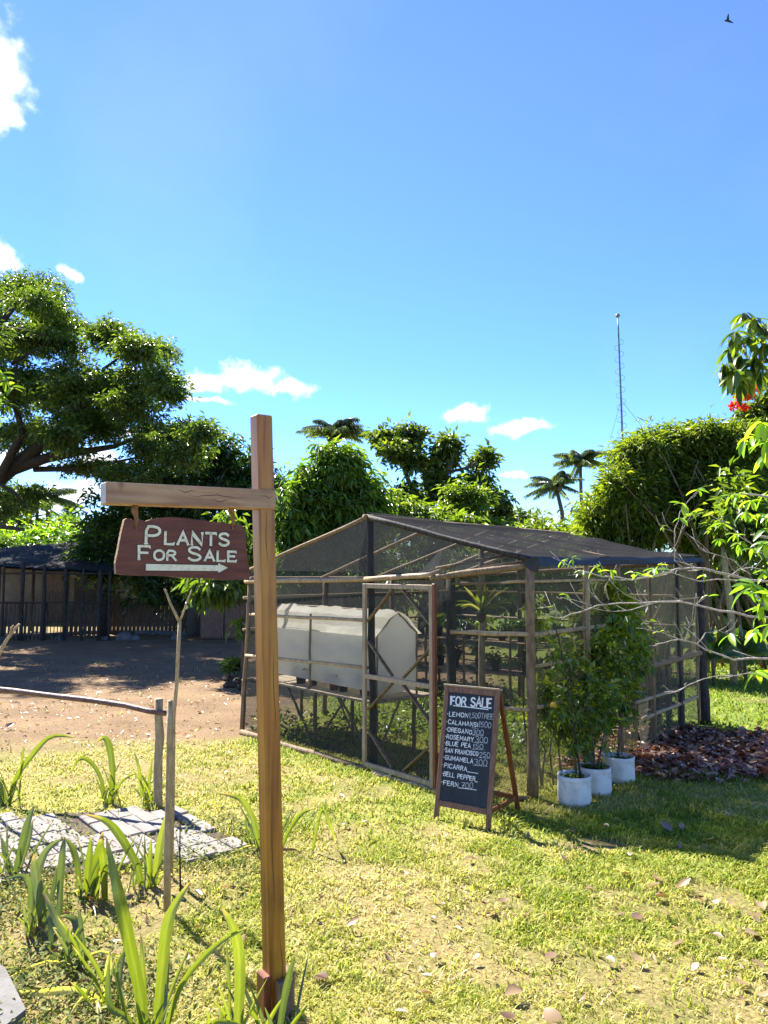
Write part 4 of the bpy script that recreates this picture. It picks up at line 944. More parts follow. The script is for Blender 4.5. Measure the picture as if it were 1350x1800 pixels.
def build_house_plants():
    # rosette tied to the inner post
    b = at(846, 1078, 7.34); t = thing('hanging_bromeliad', 'spiky yellow-green rosette tied high on a post inside the net house', 'plant', b)
    m = MB(); m.lathe(b-ZUP*.05, [(.015, -.04), (.045, 0), (.05, .05), (.03, .08)], 12); m.build('root_ball', M['soil'], t, True)
    for i in range(28):
        a = i*2.4; el = R(random.uniform(20, 80)); L_ = random.uniform(.20, .36); d = Vector((math.cos(a)*math.cos(el), math.sin(a)*math.cos(el)-.15, math.sin(el)))
        p = b+ZUP*.02; strap_leaf('leaf', LM['vine'] if i % 4 else LM['strapdry'], t, [p, p+d*L_*.5, p+d*L_+Vector((0, 0, -.03-.05*math.cos(el)))], .022, n=6)
    # plant stand along the back with rows of dark pots
    e0, d0 = GE+(GC-GD)*.13, GD+(GC-GD)*.13; ex = (d0-e0).normalized()
    st = thing('plant_stand', 'long wooden plant stand along the back of the net house', 'plant stand', e0)
    for z, t0, t1 in ((.42, .0, .95), (.82, .0, .8)):
        a, b = e0.lerp(d0, t0), e0.lerp(d0, t1)
        for k in (-1, 1):
            m = MB(); off = Vector((-ex.y, ex.x, 0))*.09*k; m.beam(up(a, z)+off, up(b, z)+off, .16, .022); m.build('plank', M['pole'], st)
    for f in (.02, .2, .4, .6, .78, .93):
        for k in (-1, 1): p = e0.lerp(d0, f)+Vector((-ex.y, ex.x, 0))*.15*k; pole('leg', M['pole'], st, up(p, -.03), up(p, .95), .017)
    ORD = 'first second third fourth fifth sixth seventh eighth ninth tenth'.split()
    for z, fs in ((.433, [.06, .13, .24, .31, .44, .52, .64, .72, .84]), (.833, [.05, .12, .19, .26, .34, .42, .48, .56, .66, .74])):
        for k, f in enumerate(fs):
            b = up(e0.lerp(d0, f), z); r = random.uniform(.05, .068)
            t = thing('potted_seedling', '%s black-potted seedling from the left on the %s shelf of the plant stand' % (ORD[k], 'lower' if z < .6 else 'upper'), 'potted plant', b, 'seedlings in black pots, %s shelf' % ('lower' if z < .6 else 'upper'))
            m = MB(); m.lathe(b, [(r*.75, 0), (r, .12), (r*1.05, .12), (r*1.05, .135), (r*.9, .135), (r*.9, .12)], 14); m.build('pot', M['blackpot'], t, True)
            hh = random.uniform(.08, .2); V, F, rr = crown([(b+ZUP*(.14+hh*.6), (.08, .08, hh*.6), random.randint(60, 150))], .08, .04, clump=.06, per=10); np_mesh('foliage', V, F, 3, rr, LM[random.choice(['lush', 'vine', 'dark'])], t)
    # dark rack of plants inside the far side wall
    r0, r1 = GC.lerp(GD, .60)-Vector((.24, -.22, 0)), GC.lerp(GD, .97)-Vector((.24, -.22, 0)); rx = (r1-r0).normalized(); rn = Vector((-rx.y, rx.x, 0))
    rk = thing('plant_rack', 'dark slatted rack of plants behind the dusty side netting', 'plant rack', r0)
    for z in (.22, .5, .76):
        for q in (-.1, 0, .1): m = MB(); m.beam(up(r0, z)+rn*q, up(r1, z)+rn*q, .07, .02); m.build('slat', M['darkpole'], rk)
    for f in (0.03, .35, .66, .97):
        for q in (-.14, .14): p = r0.lerp(r1, f)+rn*q; pole('leg', M['darkpole'], rk, up(p, -.03), up(p, .9), .025)
    for i in range(7):
        for z in (.51, .77) if i % 2 else (.23, .51):
            b = up(r0.lerp(r1, .06+i*.14), z+.002); t = thing('shade_plant', 'dark leafy plant, %s along the %s shelf of the dark rack' % (ORD[i], {.23: 'bottom', .51: 'middle', .77: 'top'}[z]), 'potted plant', b, 'plants on the dark rack')
            m = MB(); m.lathe(b, [(.05, 0), (.065, .11), (.07, .11), (.07, .125), (.06, .125)], 12); m.build('pot', M['blackpot'], t, True)
            V, F, rr = crown([(b+ZUP*.2, (.09, .09, .08), 90)], .09, .035, clump=.06, per=10); np_mesh('foliage', V, F, 3, rr, LM['dark'], t)
    # climbing vines on the side wall
    for (lab, bl, nm) in (('dense yellow-green vine climbing the side netting behind the white pots', [(.3, .95, .22, .55, 2400), (.36, 1.25, .25, .4, 2200), (.42, .75, .22, .45, 2200), (.47, 1.1, .2, .45, 1500), (.24, .55, .14, .35, 500)], 'vine'),
                          ('sparse yellowing vine twining on rails beside the corner post', [(.07, .75, .12, .38, 260), (.14, .5, .14, .4, 320), (.16, 1.0, .1, .3, 160), (.05, 1.3, .1, .2, 70)], 'vine')):
        b = GC.lerp(GD, bl[0][0])-Vector((.1, -.1, 0)); t = thing('climbing_vine', lab, 'vine', b)
        for q in range(5):
            f = bl[q % len(bl)]; p = GC.lerp(GD, f[0]+random.uniform(-.05, .05))-Vector((.06, -.05, 0)); m = MB(); pts, rr = wob(up(p, 0), up(p, f[1]+f[3]*.8), 7, .04, .009, .003); m.tube(pts, rr, 6); m.build('stem', M['trunk'], t, True)
        V, F, rr = crown([(up(GC.lerp(GD, f)-Vector((.05, -.05, 0)), z), (w, w*.6, h), n) for f, z, w, h, n in bl], .075, .04, clump=.1, per=12, shell=.2, droop=.4); np_mesh('foliage', V, F, 3, rr, LM[nm], t)
build_house_plants()

# ------------------------------------------------------------------ three white pots with citrus trees
def build_potted():
    spec = [((1010, 1412), .128, .215, 'front'), ((1045, 1394), .128, .21, 'mid'), ((1088, 1374), .128, .215, 'back')]
    labs = {'front': 'white fabric pot nearest the camera with a thin staked sapling', 'mid': 'middle one of three white pots with a bushy low citrus tree', 'back': 'rearmost of three white pots with a tall leafy citrus tree'}
    for (px, py), r, h, k in spec:
        b = gr(px, py); t = thing('potted_citrus', labs[k], 'potted tree', b, 'citrus trees in white pots')
        ph = random.uniform(0, 6)
        m = MB(); m.lathe(b, [(r*.93, -.005), (r*1.0, .04), (r*1.01, h*.55), (r*.99, h*.8), (r*.985, h*.82), (r*1.0, h*.84), (r*1.0, h), (r*.94, h), (r*.93, h-.03)], 40, lambda a, z: .03*math.sin(2*a+ph)+.014*math.sin(5*a+z*22+ph)+.006*math.sin(11*a-z*40)); m.build('pot', M['white_pot'], t, True)
        m = MB(); m.lathe(b+ZUP*(h-.045), [(r*.93, 0), (r*.9, .012), (r*.4, .02)], 24); m.build('soil', M['soil'], t, True)
        V, F, rr = crown([(b+ZUP*(h-.01), (r*.7, r*.7, .012), 90)], .035, .018, clump=.03, per=6); np_mesh('weeds', V, F, 3, rr, LM['lush'], t, 'stuff')
        y = b.y
        if k == 'front':
            for (pp, r0, r1) in (([(1021,1372),(1012,1300),(1002,1230),(990,1160),(975,1095)], .009, .005), ([(1013,1365),(1012,1320),(1009,1290),(1004,1240)], .006, .004)):
                m = MB(); n = len(pp); m.tube([at(*q, y) for q in pp], [r0+(r1-r0)*i/(n-1) for i in range(n)], 8); m.build('trunk', M['darkbark'], t, True)
            V, F, rr = crown(blobs_px([(985,1160,22,40,60), (1000,1255,20,40,70), (1020,1300,15,25,40)], y), .07, .032, clump=.06, per=8, shell=.2)
        elif k == 'mid':
            for pp in ([(1045,1350),(1043,1310),(1035,1270),(1030,1230)], [(1050,1350),(1058,1310),(1064,1280)], [(1044,1350),(1028,1300),(1015,1260)]):
                m = MB(); m.tube([at(*q, y) for q in pp], [.009, .008, .006, .003][:len(pp)], 7); m.build('trunk', M['trunk'], t, True)
            V, F, rr = crown(blobs_px([(1030,1250,34,44,130), (1055,1275,32,45,140), (1022,1300,24,30,80), (1060,1225,28,30,80), (1040,1190,26,34,50)], y), .065, .034, clump=.07, per=10, shell=.25)
        else:
            for pp in ([(1086,1340),(1089,1280),(1090,1220),(1088,1150)], [(1088,1270),(1100,1230),(1112,1190)], [(1088,1270),(1072,1230),(1062,1180)]):
                m = MB(); m.tube([at(*q, y) for q in pp], [.010, .008, .006, .003][:len(pp)], 7); m.build('trunk', M['trunk'], t, True)
            V, F, rr = crown(blobs_px([(1085,1200,42,50,160), (1105,1160,36,55,150), (1065,1140,34,50,100), (1095,1100,32,36,80), (1110,1225,26,34,80), (1070,1235,30,30,80)], y), .068, .036, clump=.08, per=10, shell=.25)
        np_mesh('crown', V, F, 3, rr, LM['citrus'], t)
    b = at(973, 1240, GC.y-.02); m = MB(); m.lathe(b, [(.004, -.028), (.02, -.022), (.0275, -.006), (.0265, .01), (.016, .022), (.003, .027)], 16)
    o = m.build('ripe_lemon', pm('lemon_skin', (.72,.38,.02), (.8,.48,.04), 30, .45, .15), None, True, b); tag(o, 'ripe yellow-orange fruit hanging by the side rail near the corner post', 'fruit')
build_potted()

# ------------------------------------------------------------------ stick fence at left
def build_fence():
    b = gr(279, 1420); t = thing('rail_fence', 'low log rail on a cut wooden post at the left bed', 'fence', b)
    top = at(279, 1228, b.y); m = MB(); pts, rr = wob(b-ZUP*.06, top, 6, .008, .033, .031); m.tube(pts, rr, 12); m.build('post', M['stick'], t, True)
    y0, y1 = b.y-.03, b.y+.55
    ctrl = [(292,1254,y0-.03), (262,1250,y0-.02), (220,1240,y0+.06), (160,1231,y0+.2), (90,1223,y0+.33), (20,1214,y0+.5), (-90,1204,y0+.7)]
    m = MB(); m.tube([at(*c) for c in ctrl], [.019, .021, .0205, .022, .021, .022, .023], 10); m.build('rail', M['rail'], t, True)
    b = gr(294, 1603); t2 = thing('cut_stake', 'thin upright cut stake standing in front of the rail post', 'stake', b)
    m = MB(); m.tube([b-ZUP*.05, at(294,1500,b.y), at(297,1380,b.y), at(298,1300,b.y), at(299,1232,b.y)], [.019, .018, .0165, .0155, .0145], 10); m.build('shaft', M['stick'], t2, True)
    m = MB(); m.tube([at(300,1234,b.y-.008), at(299,1231.5,b.y-.008)], [.0135, .012], 10); m.build('cut_top', M['doorwood'], t2)
    b = gr(301, 1545); t3 = thing('forked_stick', 'tall thin forked branch stuck upright behind the cut stake', 'stick', b); y = b.y
    m = MB(); m.tube([b-ZUP*.05, at(304,1400,y), at(305,1260,y), at(311,1200,y), at(313,1150,y), at(316,1090,y)], [.010, .011, .0115, .0105, .011, .010], 9); m.build('stem', M['stick'], t3, True)
    m = MB(); m.tube([at(316,1096,y), at(308,1078,y), at(300,1062,y), at(294,1046,y), at(289,1035,y)], [.009, .0085, .008, .007, .005], 8); m.build('fork', M['stick'], t3, True)
    m = MB(); m.tube([at(315,1094,y), at(322,1078,y), at(331,1052,y), at(337,1037,y)], [.0065, .006, .005, .0035], 8); m.build('fork', M['stick'], t3, True)
    b = gr(318, 1575); t4 = thing('dry_twig', 'short dry twig standing right of the cut stake', 'twig', b)
    m = MB(); m.tube([b-ZUP*.03, at(316,1500,b.y), at(317,1430,b.y)], [.006, .0045, .002], 7); m.build('stem', M['darkbark'], t4, True)
    m = MB(); m.tube([at(316,1500,b.y), at(311,1475,b.y-.01), at(309,1462,b.y-.02)], [.003, .002, .001], 6); m.build('twig', M['darkbark'], t4, True)
    y = 5.9; b = Vector((at(-30, 1200, y).x, y, 0)); t5 = thing('leaning_branch', 'pale crooked branch leaning in at the left edge', 'branch', b)
    m = MB(); m.tube([b-ZUP*.05, at(-18,1190,y), at(2,1142,y), at(10,1128,y), at(17,1118,y), at(26,1106,y), at(34,1097,y)], [.016, .015, .014, .013, .012, .011, .009], 8); m.build('stem', M['stick'], t5, True)
    m = MB(); m.tube([at(17,1118,y), at(20,1104,y), at(24,1099,y)], [.008, .007, .005], 7); m.build('stub', M['stick'], t5, True)
    # concrete edging in the bottom corner
    p = [gr(-60, 1690), gr(8, 1738), gr(44, 1815), gr(-60, 1900)]; m = MB(); n = 4; z = .085
    m.add([q+ZUP*z for q in p]+[q-ZUP*.05 for q in p], [(3,2,1,0)]+[(i, (i+1) % n, n+(i+1) % n, n+i) for i in range(n)]); o = m.build('garden_edging', M['concrete'], None, False, p[1]); tag(o, 'grey concrete edging slab at the bottom left corner', 'edging')
build_fence()

# ------------------------------------------------------------------ strap-leaved lilies
def build_lilies():
    clumps = [
     ('tall clump of long arching strap leaves in the bottom left foreground', (270, 1835), 'strap', [((258,1840),(245,1740),(222,1630),(203,1545),(186,1470),23,0), ((272,1840),(283,1730),(292,1640),(305,1595),(336,1548),22,.03), ((283,1840),(312,1745),(350,1690),(395,1650),(442,1628),11,-.05),
        ((262,1840),(255,1760),(250,1680),(247,1640),9,.05), ((250,1830),(225,1790),(195,1770),(190,1720),(193,1675),12,.04), ((240,1835),(215,1760),(205,1700),(222,1665),8,.08)]),
     ('leafy clump with one thick bent leaf left of the post foot', (412, 1850), 'strap', [((416,1850),(420,1770),(421,1690),(412,1635),(389,1594),21,0), ((400,1850),(404,1760),(400,1690),(398,1650),6,.05), ((395,1850),(390,1790),(400,1760),7,.02), ((360,1850),(372,1802),(398,1796),(425,1800),8,-.05)]),
     ('single pale upright leaf blade in front of the post foot', (488, 1850), 'strapgrey', [((484,1850),(497,1770),(508,1715),(518,1678),13,-.06), ((476,1850),(470,1820),(462,1806),6,-.05)]),
     ('clump of stiff cropped leaves just below the brick path', (165, 1580), 'strap', [((150,1580),(154,1540),(158,1500),(160,1470),13,0), ((160,1582),(167,1540),(174,1500),(181,1462),20,.03), ((185,1568),(183,1530),(181,1500),(179,1480),14,-.03), ((142,1552),(136,1520),(128,1492),(114,1472),12,.05), ((170,1590),(172,1560),(176,1530),7,-.04)]),
     ('clump with one long leaf bending left over the bricks', (252, 1562), 'strap', [((250,1562),(240,1520),(215,1475),(188,1444),(148,1431),15,0), ((262,1562),(263,1520),(266,1473),9,.02), ((268,1566),(276,1520),(284,1470),(294,1425),15,.03), ((274,1560),(290,1530),(302,1500),6,.05), ((258,1560),(262,1530),(256,1500),6,-.04)]),
     ('dull green broad-leaved clump at the left edge below the path', (66, 1640), 'strapgrey', [((78,1655),(72,1590),(62,1530),(60,1500),18,0), ((60,1650),(58,1590),(66,1535),(82,1495),(112,1472),16,.04), ((92,1640),(85,1590),(60,1530),16,.02), ((105,1610),(106,1560),(110,1500),(114,1470),13,.05), ((55,1600),(54,1560),(40,1540),(10,1545),10,-.03), ((80,1610),(95,1560),(100,1520),9,.06)]),
     ('low drooping clump with a folded leaf left of the tall foreground leaves', (132, 1700), 'strapgrey', [((138,1700),(125,1660),(100,1615),(75,1565),15,0), ((140,1690),(136,1640),(130,1615),(105,1610),14,.03), ((92,1690),(90,1640),(88,1600),10,.05), ((152,1670),(143,1630),(137,1590),8,.02), ((120,1720),(146,1690),(140,1660),8,-.03)]),
     ('narrow-leaved tuft at the left edge of the brick path', (20, 1545), 'strapgrey', [((25,1545),(36,1500),(48,1450),(60,1415),14,0), ((18,1545),(12,1510),(2,1470),11,.03), ((5,1560),(-5,1520),(-14,1480),14,.02), ((30,1545),(50,1480),(58,1440),8,.05)]),
     ('arching single leaf clump at the left end behind the path', (15, 1418), 'strap', [((15,1418),(28,1370),(55,1330),(90,1295),(137,1297),10,0), ((4,1418),(2,1390),(-4,1365),10,.02), ((12,1415),(8,1395),(2,1375),6,.04), ((35,1340),(40,1325),(42,1315),4,0)]),
     ('three-leaved tuft growing behind the middle of the path', (192, 1412), 'strap', [((193,1412),(198,1370),(194,1320),(184,1297),(168,1306),12,0), ((187,1410),(176,1365),(158,1338),(140,1334),(126,1356),8,.02), ((199,1408),(210,1380),(225,1365),(242,1360),5,-.02)]),
     ('small upright tuft at the foot of the rail post', (256, 1412), 'strap', [((250,1412),(247,1370),(243,1345),(236,1322),6,0), ((261,1412),(263,1370),(268,1328),6,.01), ((262,1410),(258,1380),(248,1360),5,.02), ((255,1408),(252,1385),(256,1358),4,.03)]),
     ('arching leaves growing behind the sign post', (470, 1500), 'strap', [((457,1500),(450,1460),(438,1425),(418,1402),(379,1394),11,0), ((492,1492),(508,1460),(530,1430),(556,1420),8,.02), ((549,1420),(565,1425),(580,1450),(590,1482),7,.02), ((445,1470),(432,1450),(434,1430),4,.03), ((470,1500),(462,1470),(472,1440),6,.05)]),
     ('yellowed leaf lying along the ground at the bottom left', (182, 1768), 'strapdry', [((182,1768),(160,1748),(120,1740),(60,1745),(6,1742),13,0), ((185,1790),(186,1740),(192,1690),(193,1672),12,.02)]),
    ]
    for lab, b, mt, leaves in clumps:
        g = gr(*b); t = thing('strap_leaf_lily', lab, 'plant', g, 'strap-leaved lilies in the left bed')
        for lf in leaves:
            pts, w, dy = lf[:-2], lf[-2], lf[-1]; n = len(pts)
            P3 = []
            for i, q in enumerate(pts):
                Y = g.y+dy*(1+2*i/n)+random.uniform(-.01, .01)*i; P3.append(at(q[0], q[1], Y))
            if mt != 'strapdry' or dy != 0: P3[0].z = min(P3[0].z, .0)
            for p in P3[1:]: p.z = max(p.z, .02)
            strap_leaf('leaf', LM[mt], t, P3, w/FPX*g.y*.92, fold=.22)
        for _ in range(4):
            a = random.uniform(0, 6.28); L_ = random.uniform(.12, .26); d = Vector((math.cos(a), math.sin(a), 0)); sd = Vector((-d.y, d.x, 0)); p = g+d*.015
            strap_leaf('dead_leaf', LM['strapdry' if random.random() < .5 else 'dry'], t, [p+ZUP*.01, p+d*L_*.35+ZUP*random.uniform(.03, .08), p+d*L_*.7+sd*.03+ZUP*.035, p+d*L_+sd*.05+ZUP*.015], random.uniform(.008, .014), n=8)
        for _ in range(8):
            a = random.uniform(0, 6.28); L_ = random.uniform(.10, .32); d = Vector((math.cos(a)*.4, math.sin(a)*.4, 1)); p = g+Vector((random.uniform(-.07, .07), random.uniform(-.07, .07), 0))
            strap_leaf('leaf', LM[random.choice(['strapgrey', 'strap'])], t, [p, p+d*L_*.5, p+d*L_+Vector((d.x, d.y, 0))*.08], random.uniform(.008, .016), n=8)
build_lilies()

# ------------------------------------------------------------------ trees
def px_limb(pts, Y, r0, r1): return ([at(p[0], p[1], Y+(p[2] if len(p) > 2 else 0)) for p in pts], r0, r1)
def build_trees():
    g0 = lambda px, Y: Vector((at(px, 1000, Y).x, Y, 0))
    global RNG
    random.seed(301); RNG = np.random.default_rng(302)
    # great spreading tree at left
    Y = 19.0; b = g0(-170, Y)
    bl = [(60,520,70,32,1900), (-20,510,110,40,2400), (115,590,75,34,2000,-.5), (20,600,95,45,2600,.4), (200,600,60,26,1500,.4), (255,620,58,26,1500,0), (295,680,36,30,900,.2), (225,680,70,34,1700,-.6), (120,680,85,40,2400,.3), (20,690,90,45,2600,-.3),
          (190,740,90,32,2000,.5), (90,760,90,36,1900,-.5), (300,770,62,32,1500,.2), (350,765,40,26,1000,-.3), (320,800,50,24,900), (250,790,60,24,900), (-20,770,60,40,1200,.4), (230,830,70,18,900,.6), (150,820,55,14,420,-.2), (40,885,40,26,600,-1), (-10,880,50,40,900,-.5), (-120,560,120,60,2600,1), (-120,700,120,60,2200,-1)]
    tree('spreading_tree', 'huge spreading dark-crowned tree reaching in from the left edge', b, [(b-ZUP*.2, .55), (b+ZUP*1.2, .46), (at(-150, 870, Y), .42)],
         [px_limb([(-150,875),(-60,855),(0,838),(50,800),(100,760),(150,700),(180,660)], Y, .30, .05), px_limb([(20,826),(80,806),(140,795),(200,785),(245,768)], Y, .16, .03), px_limb([(60,825),(130,825),(190,815),(260,800)], Y+.3, .08, .02),
          px_limb([(-150,870),(-120,760),(-60,650),(0,570),(40,520)], Y+.3, .26, .04), px_limb([(0,838),(40,760),(20,690),(30,640)], Y-.3, .12, .03), px_limb([(100,760),(170,690),(230,640),(290,630)], Y, .08, .02), px_limb([(180,650),(215,625),(250,610)], Y, .04, .015),
          px_limb([(-60,855),(0,850),(30,870),(45,890)], Y-1, .07, .02), px_limb([(20,640),(45,625),(70,610)], Y-.6, .05, .02), px_limb([(0,575),(40,580),(80,590)], Y-.6, .05, .02)],
         blobs_px([(p[0]+random.uniform(-.5,.5)*p[2], p[1]+random.uniform(-.6,.6)*p[3], p[2]*random.uniform(.5,.75), p[3]*random.uniform(.5,.8), p[4]*.85, random.uniform(-3.0, 6.0)) for p in bl for _ in range(5)], Y, 1.6, 1.0, 0), 'rain', 'darkbark', (.125, .045), clump=.25, per=22, droop=.3, flat=.55, shell=.15)
    # dark tree behind the sign arm
    Y = 21; b = g0(345, Y)
    tree('dark_tree', 'dense dark tree standing behind the hanging sign', b, [(b-ZUP*.2, .24), (at(342,1060,Y), .2), (at(338,980,Y), .18), (at(335,900,Y), .14)],
         [px_limb([(336,940),(300,890),(270,850)], Y, .1, .03), px_limb([(336,920),(365,880),(395,830)], Y, .1, .03)],
         blobs_px([(300,850,95,55,2600), (385,830,62,50,1900,.5), (440,820,45,40,1200,.8), (230,900,70,60,1900,.3), (330,930,90,55,2200), (430,900,60,60,1900,.4), (250,970,85,60,2000,.6), (370,980,70,50,1600), (480,880,40,60,1000,.6), (190,950,55,40,900,1), (300,1020,80,36,1400,.5)], Y, .9, 2.0), 'dark', 'trunk', (.17, .07), clump=.34, per=22, droop=.4, shell=.3)
    # mango with hanging leaves
    Y = 13.5; b = g0(590, Y)
    tree('mango_tree', 'rounded bright green mango-like tree right behind the sign post', b, [(b-ZUP*.2, .17), (at(588,1030,Y), .15), (at(580,940,Y), .11)],
         [px_limb([(584,980),(540,920),(520,880)], Y, .07, .02), px_limb([(584,960),(610,900),(630,860)], Y, .07, .02)],
         blobs_px([(585,830,62,40,2400), (535,870,46,50,2000,-.3), (625,880,45,55,1900,.2), (580,905,75,55,2700), (520,945,42,46,1500,-.2), (510,985,34,40,900), (600,960,60,36,1500), (640,930,30,40,800,.3)], Y, .9, 2.1), 'mango', 'trunk', (.155, .044), clump=.21, per=13, droop=.7, shell=.3)
    Y = 12.5; b = g0(432, Y)
    tree('young_mango', 'low leafy young tree with hanging leaves just left of the sign post', b, [(b-ZUP*.1, .06), (at(430,1100,Y), .05), (at(424,1060,Y), .04), (at(410,1010,Y), .02)], [px_limb([(424,1050),(390,1020),(360,1015)], Y, .02, .008)],
         blobs_px([(385,1030,42,24,700), (415,1010,32,26,520,.2), (405,960,32,46,620,.3), (350,1035,18,20,180), (430,1110,10,30,60)], Y, .9, 1.2), 'lush', 'trunk', (.2, .055), clump=.2, per=12, droop=1.0, shell=.35)
    # umbrella crown in the middle distance
    Y = 22; b = g0(760, Y)
    tree('umbrella_tree', 'tall umbrella-crowned tree in layered tufts behind the net house', b, [(b-ZUP*.2, .3), (at(755,950,Y), .24), (at(752,880,Y), .17)],
         [px_limb([(752,900),(720,850),(700,800)], Y, .12, .03), px_limb([(752,890),(780,840),(800,800),(820,790)], Y, .12, .03), px_limb([(760,900),(810,870),(850,850)], Y, .09, .02), px_limb([(754,880),(745,830),(735,780)], Y, .1, .03), px_limb([(790,830),(820,822),(846,815)], Y, .05, .02)],
         blobs_px([(690,778,48,20,1300), (735,772,36,18,850,.4), (790,782,42,16,1000), (835,808,30,14,560,.2), (700,815,42,22,900,-.4), (775,815,34,16,500,.3), (840,860,34,22,700), (870,880,28,18,460,-.3), (790,870,60,24,1300,.2), (720,870,60,34,1700), (680,900,60,34,1500,-.5), (760,915,70,32,1900), (840,915,44,26,1000,.3), (650,850,26,26,500,.4), (880,905,18,20,260)], Y, .95, 1.35, 2), 'umbrella', 'trunk', (.18, .09), clump=.28, per=16, droop=.25, flat=.7, shell=.25)
    Y = 16; b = g0(770, Y)
    tree('sunlit_shrub_tree', 'low yellow-green leafy tree rising over the net house ridge', b, [(b-ZUP*.1, .1), (at(770,1000,Y), .08), (at(768,940,Y), .05)], [px_limb([(769,970),(810,930),(835,910)], Y, .04, .015), px_limb([(769,965),(720,930),(690,910)], Y, .04, .015)],
         blobs_px([(700,905,46,28,900), (770,900,46,24,900), (825,890,46,26,900,.3), (770,950,110,34,1900), (870,940,40,22,500), (640,960,60,40,1200), (860,990,70,40,1100)], Y, .9, 1.9), 'lush', 'trunk', (.15, .052), clump=.25, per=14, droop=.45)
    # background scrub that closes the view behind the net house and on the left
    for i, (px, py, hw, hh, n, Y, lm, lab) in enumerate([(60,950,80,30,1500,34,'bright','sunlit yellow-green bush behind the far shed roof'), (140,945,70,30,1500,36,'lush','mid green bush right of the yellow-green bush on the far left'), (20,930,60,26,900,40,'umbrella','grey-green far tree at the left edge beneath the dark eave'),
          (185,975,46,26,1200,21.0,'dark','dark bush overhanging the right end of the far shed roof'), (560,1040,120,50,2200,20,'dark','dark thicket seen through the net gable'), (740,1040,130,50,2200,22,'dark','dark thicket behind the middle of the net house'), (900,1010,90,60,2000,24,'umbrella','olive thicket behind the net house corner post'), (915,925,34,20,420,40,'umbrella','distant hazy tree top between the umbrella tree and the palms'),
          (960,950,60,40,1100,32,'bamboo','yellow-green scrub at the foot of the two palms'), (1040,960,60,55,1500,26,'bamboo','leafy scrub left of the bamboo'), (440,1040,110,60,2000,24,'dark','dark thicket behind the young tree'), (1080,1030,110,60,2200,20,'dark','dark scrub behind the net house roof'), (-60,1010,140,70,2200,30,'dark','dark bushes behind the far shed'), (160,1020,120,60,2000,31,'dark','dark bush behind the shed near the sign')]):
        b = g0(px, Y); tree('background_bush', lab, b, [(b-ZUP*.2, .12), (at(px, py+10, Y), .06)], [px_limb([(px,py+15),(px-hw*.4,py-hh*.2)], Y, .05, .02), px_limb([(px,py+15),(px+hw*.4,py-hh*.2)], Y, .05, .02)],
             blobs_px([(px,py,hw*.8,hh,n), (px-hw*.5,py+hh*.4,hw*.6,hh*.7,n//2), (px+hw*.5,py+hh*.3,hw*.6,hh*.7,n//2), (px,1003-.25*1352/Y,hw,.9*1352/Y,n//2)], Y, .6, 1.7), lm, 'darkbark', (.0085*Y, .0038*Y), cat='bush', group='bushes closing the background', clump=.022*Y, per=16, droop=.4)
    # bamboo at right
    Y = 13.5; b = g0(1210, Y); root = thing('bamboo_clump', 'big feathery bamboo clump over the right end of the net house', 'bamboo', b)
    for i in range(26):
        a = b+Vector((random.uniform(-1.3, 1.9), random.uniform(-.6, .8), -.1)); tx = random.uniform(1085, 1370); tp = at(tx, random.uniform(790, 900), Y+random.uniform(-.8, .8))
        m = MB(); pts = [a, a.lerp(tp, .35)+ZUP*.3, a.lerp(tp, .7)+ZUP*.35, tp]; m.tube(pts, [.032, .028, .02, .006], 7); m.build('cane', M['pole'], root, True)
    V, F, r = crown(blobs_px([(1130,806,46,34,2600), (1165,782,30,26,1300,.2), (1215,798,50,30,2600,.3), (1240,770,26,22,900), (1285,790,50,38,2800), (1340,800,60,45,2600,.4), (1090,870,40,40,2200,-.3), (1060,920,34,40,1800), (1050,975,30,30,900), (1140,870,60,45,3400), (1210,870,70,50,3400,.2), (1290,870,70,50,3000,-.2), (1360,880,60,60,2200), (1120,940,60,44,2800), (1190,940,70,44,2600,.5), (1090,985,50,30,1300), (1280,950,60,50,2000,.6)], Y, .8, 2.3, 0), .14, .024, clump=.26, per=20, droop=.4, shell=.3, gap=1.25)
    np_mesh('crown', V, F, 3, r, LM['bamboo'], root)
    # tulip tree with red flowers
    Y = 17; b = g0(1375, Y)
    t = tree('flowering_tree', 'grey-green tree with red flower heads at the upper right', b, [(b-ZUP*.2, .2), (at(1372,850,Y), .15), (at(1362,760,Y), .1)], [px_limb([(1366,800),(1330,740),(1310,715)], Y, .05, .015), px_limb([(1366,790),(1340,720),(1322,695)], Y, .05, .015), px_limb([(1366,800),(1300,770),(1285,735)], Y, .05, .015)],
         blobs_px([(1310,765,36,34,1100), (1345,730,34,40,1100), (1370,690,36,40,900), (1290,790,30,24,500), (1225,770,34,16,380,.6), (1250,785,30,20,300)], Y, .9, 1.0), 'umbrella', 'trunk', (.2, .08), clump=.25, per=14, droop=.3)
    for (px, py) in ((1289, 715), (1303, 717), (1297, 698), (1307, 696), (1315, 690), (1324, 686)):
        V, F, r = crown([(at(px, py, Y-.3), (.10, .10, .045), 70)], .09, .05, clump=.05, per=7, droop=-.2); np_mesh('flower_head', V, F, 3, r, LM['flower'], t)
    # big-leaved plants beyond the net house at right
    for i, (px, py, Y, lab, s) in enumerate(((1255, 1175, 11.5, 'large-leaved plant beyond the dark corner post', .34), (1310, 1185, 12.2, 'large-leaved plant at the right edge beyond the leaf litter', .36), (1285, 1168, 13.5, 'broad-leaved plant in the shade between the two large-leaved plants', .3))):
        b = gr(px, 1000+2366/Y); t = thing('broad_leaf_plant', lab, 'plant', b, 'large-leaved plants beyond the net house'); random.seed(40+i)
        m = MB(); m.tube([b-ZUP*.05, b+ZUP*.5, b+ZUP*.62], [.03, .025, .015], 8); m.build('stem', M['trunk'], t, True)
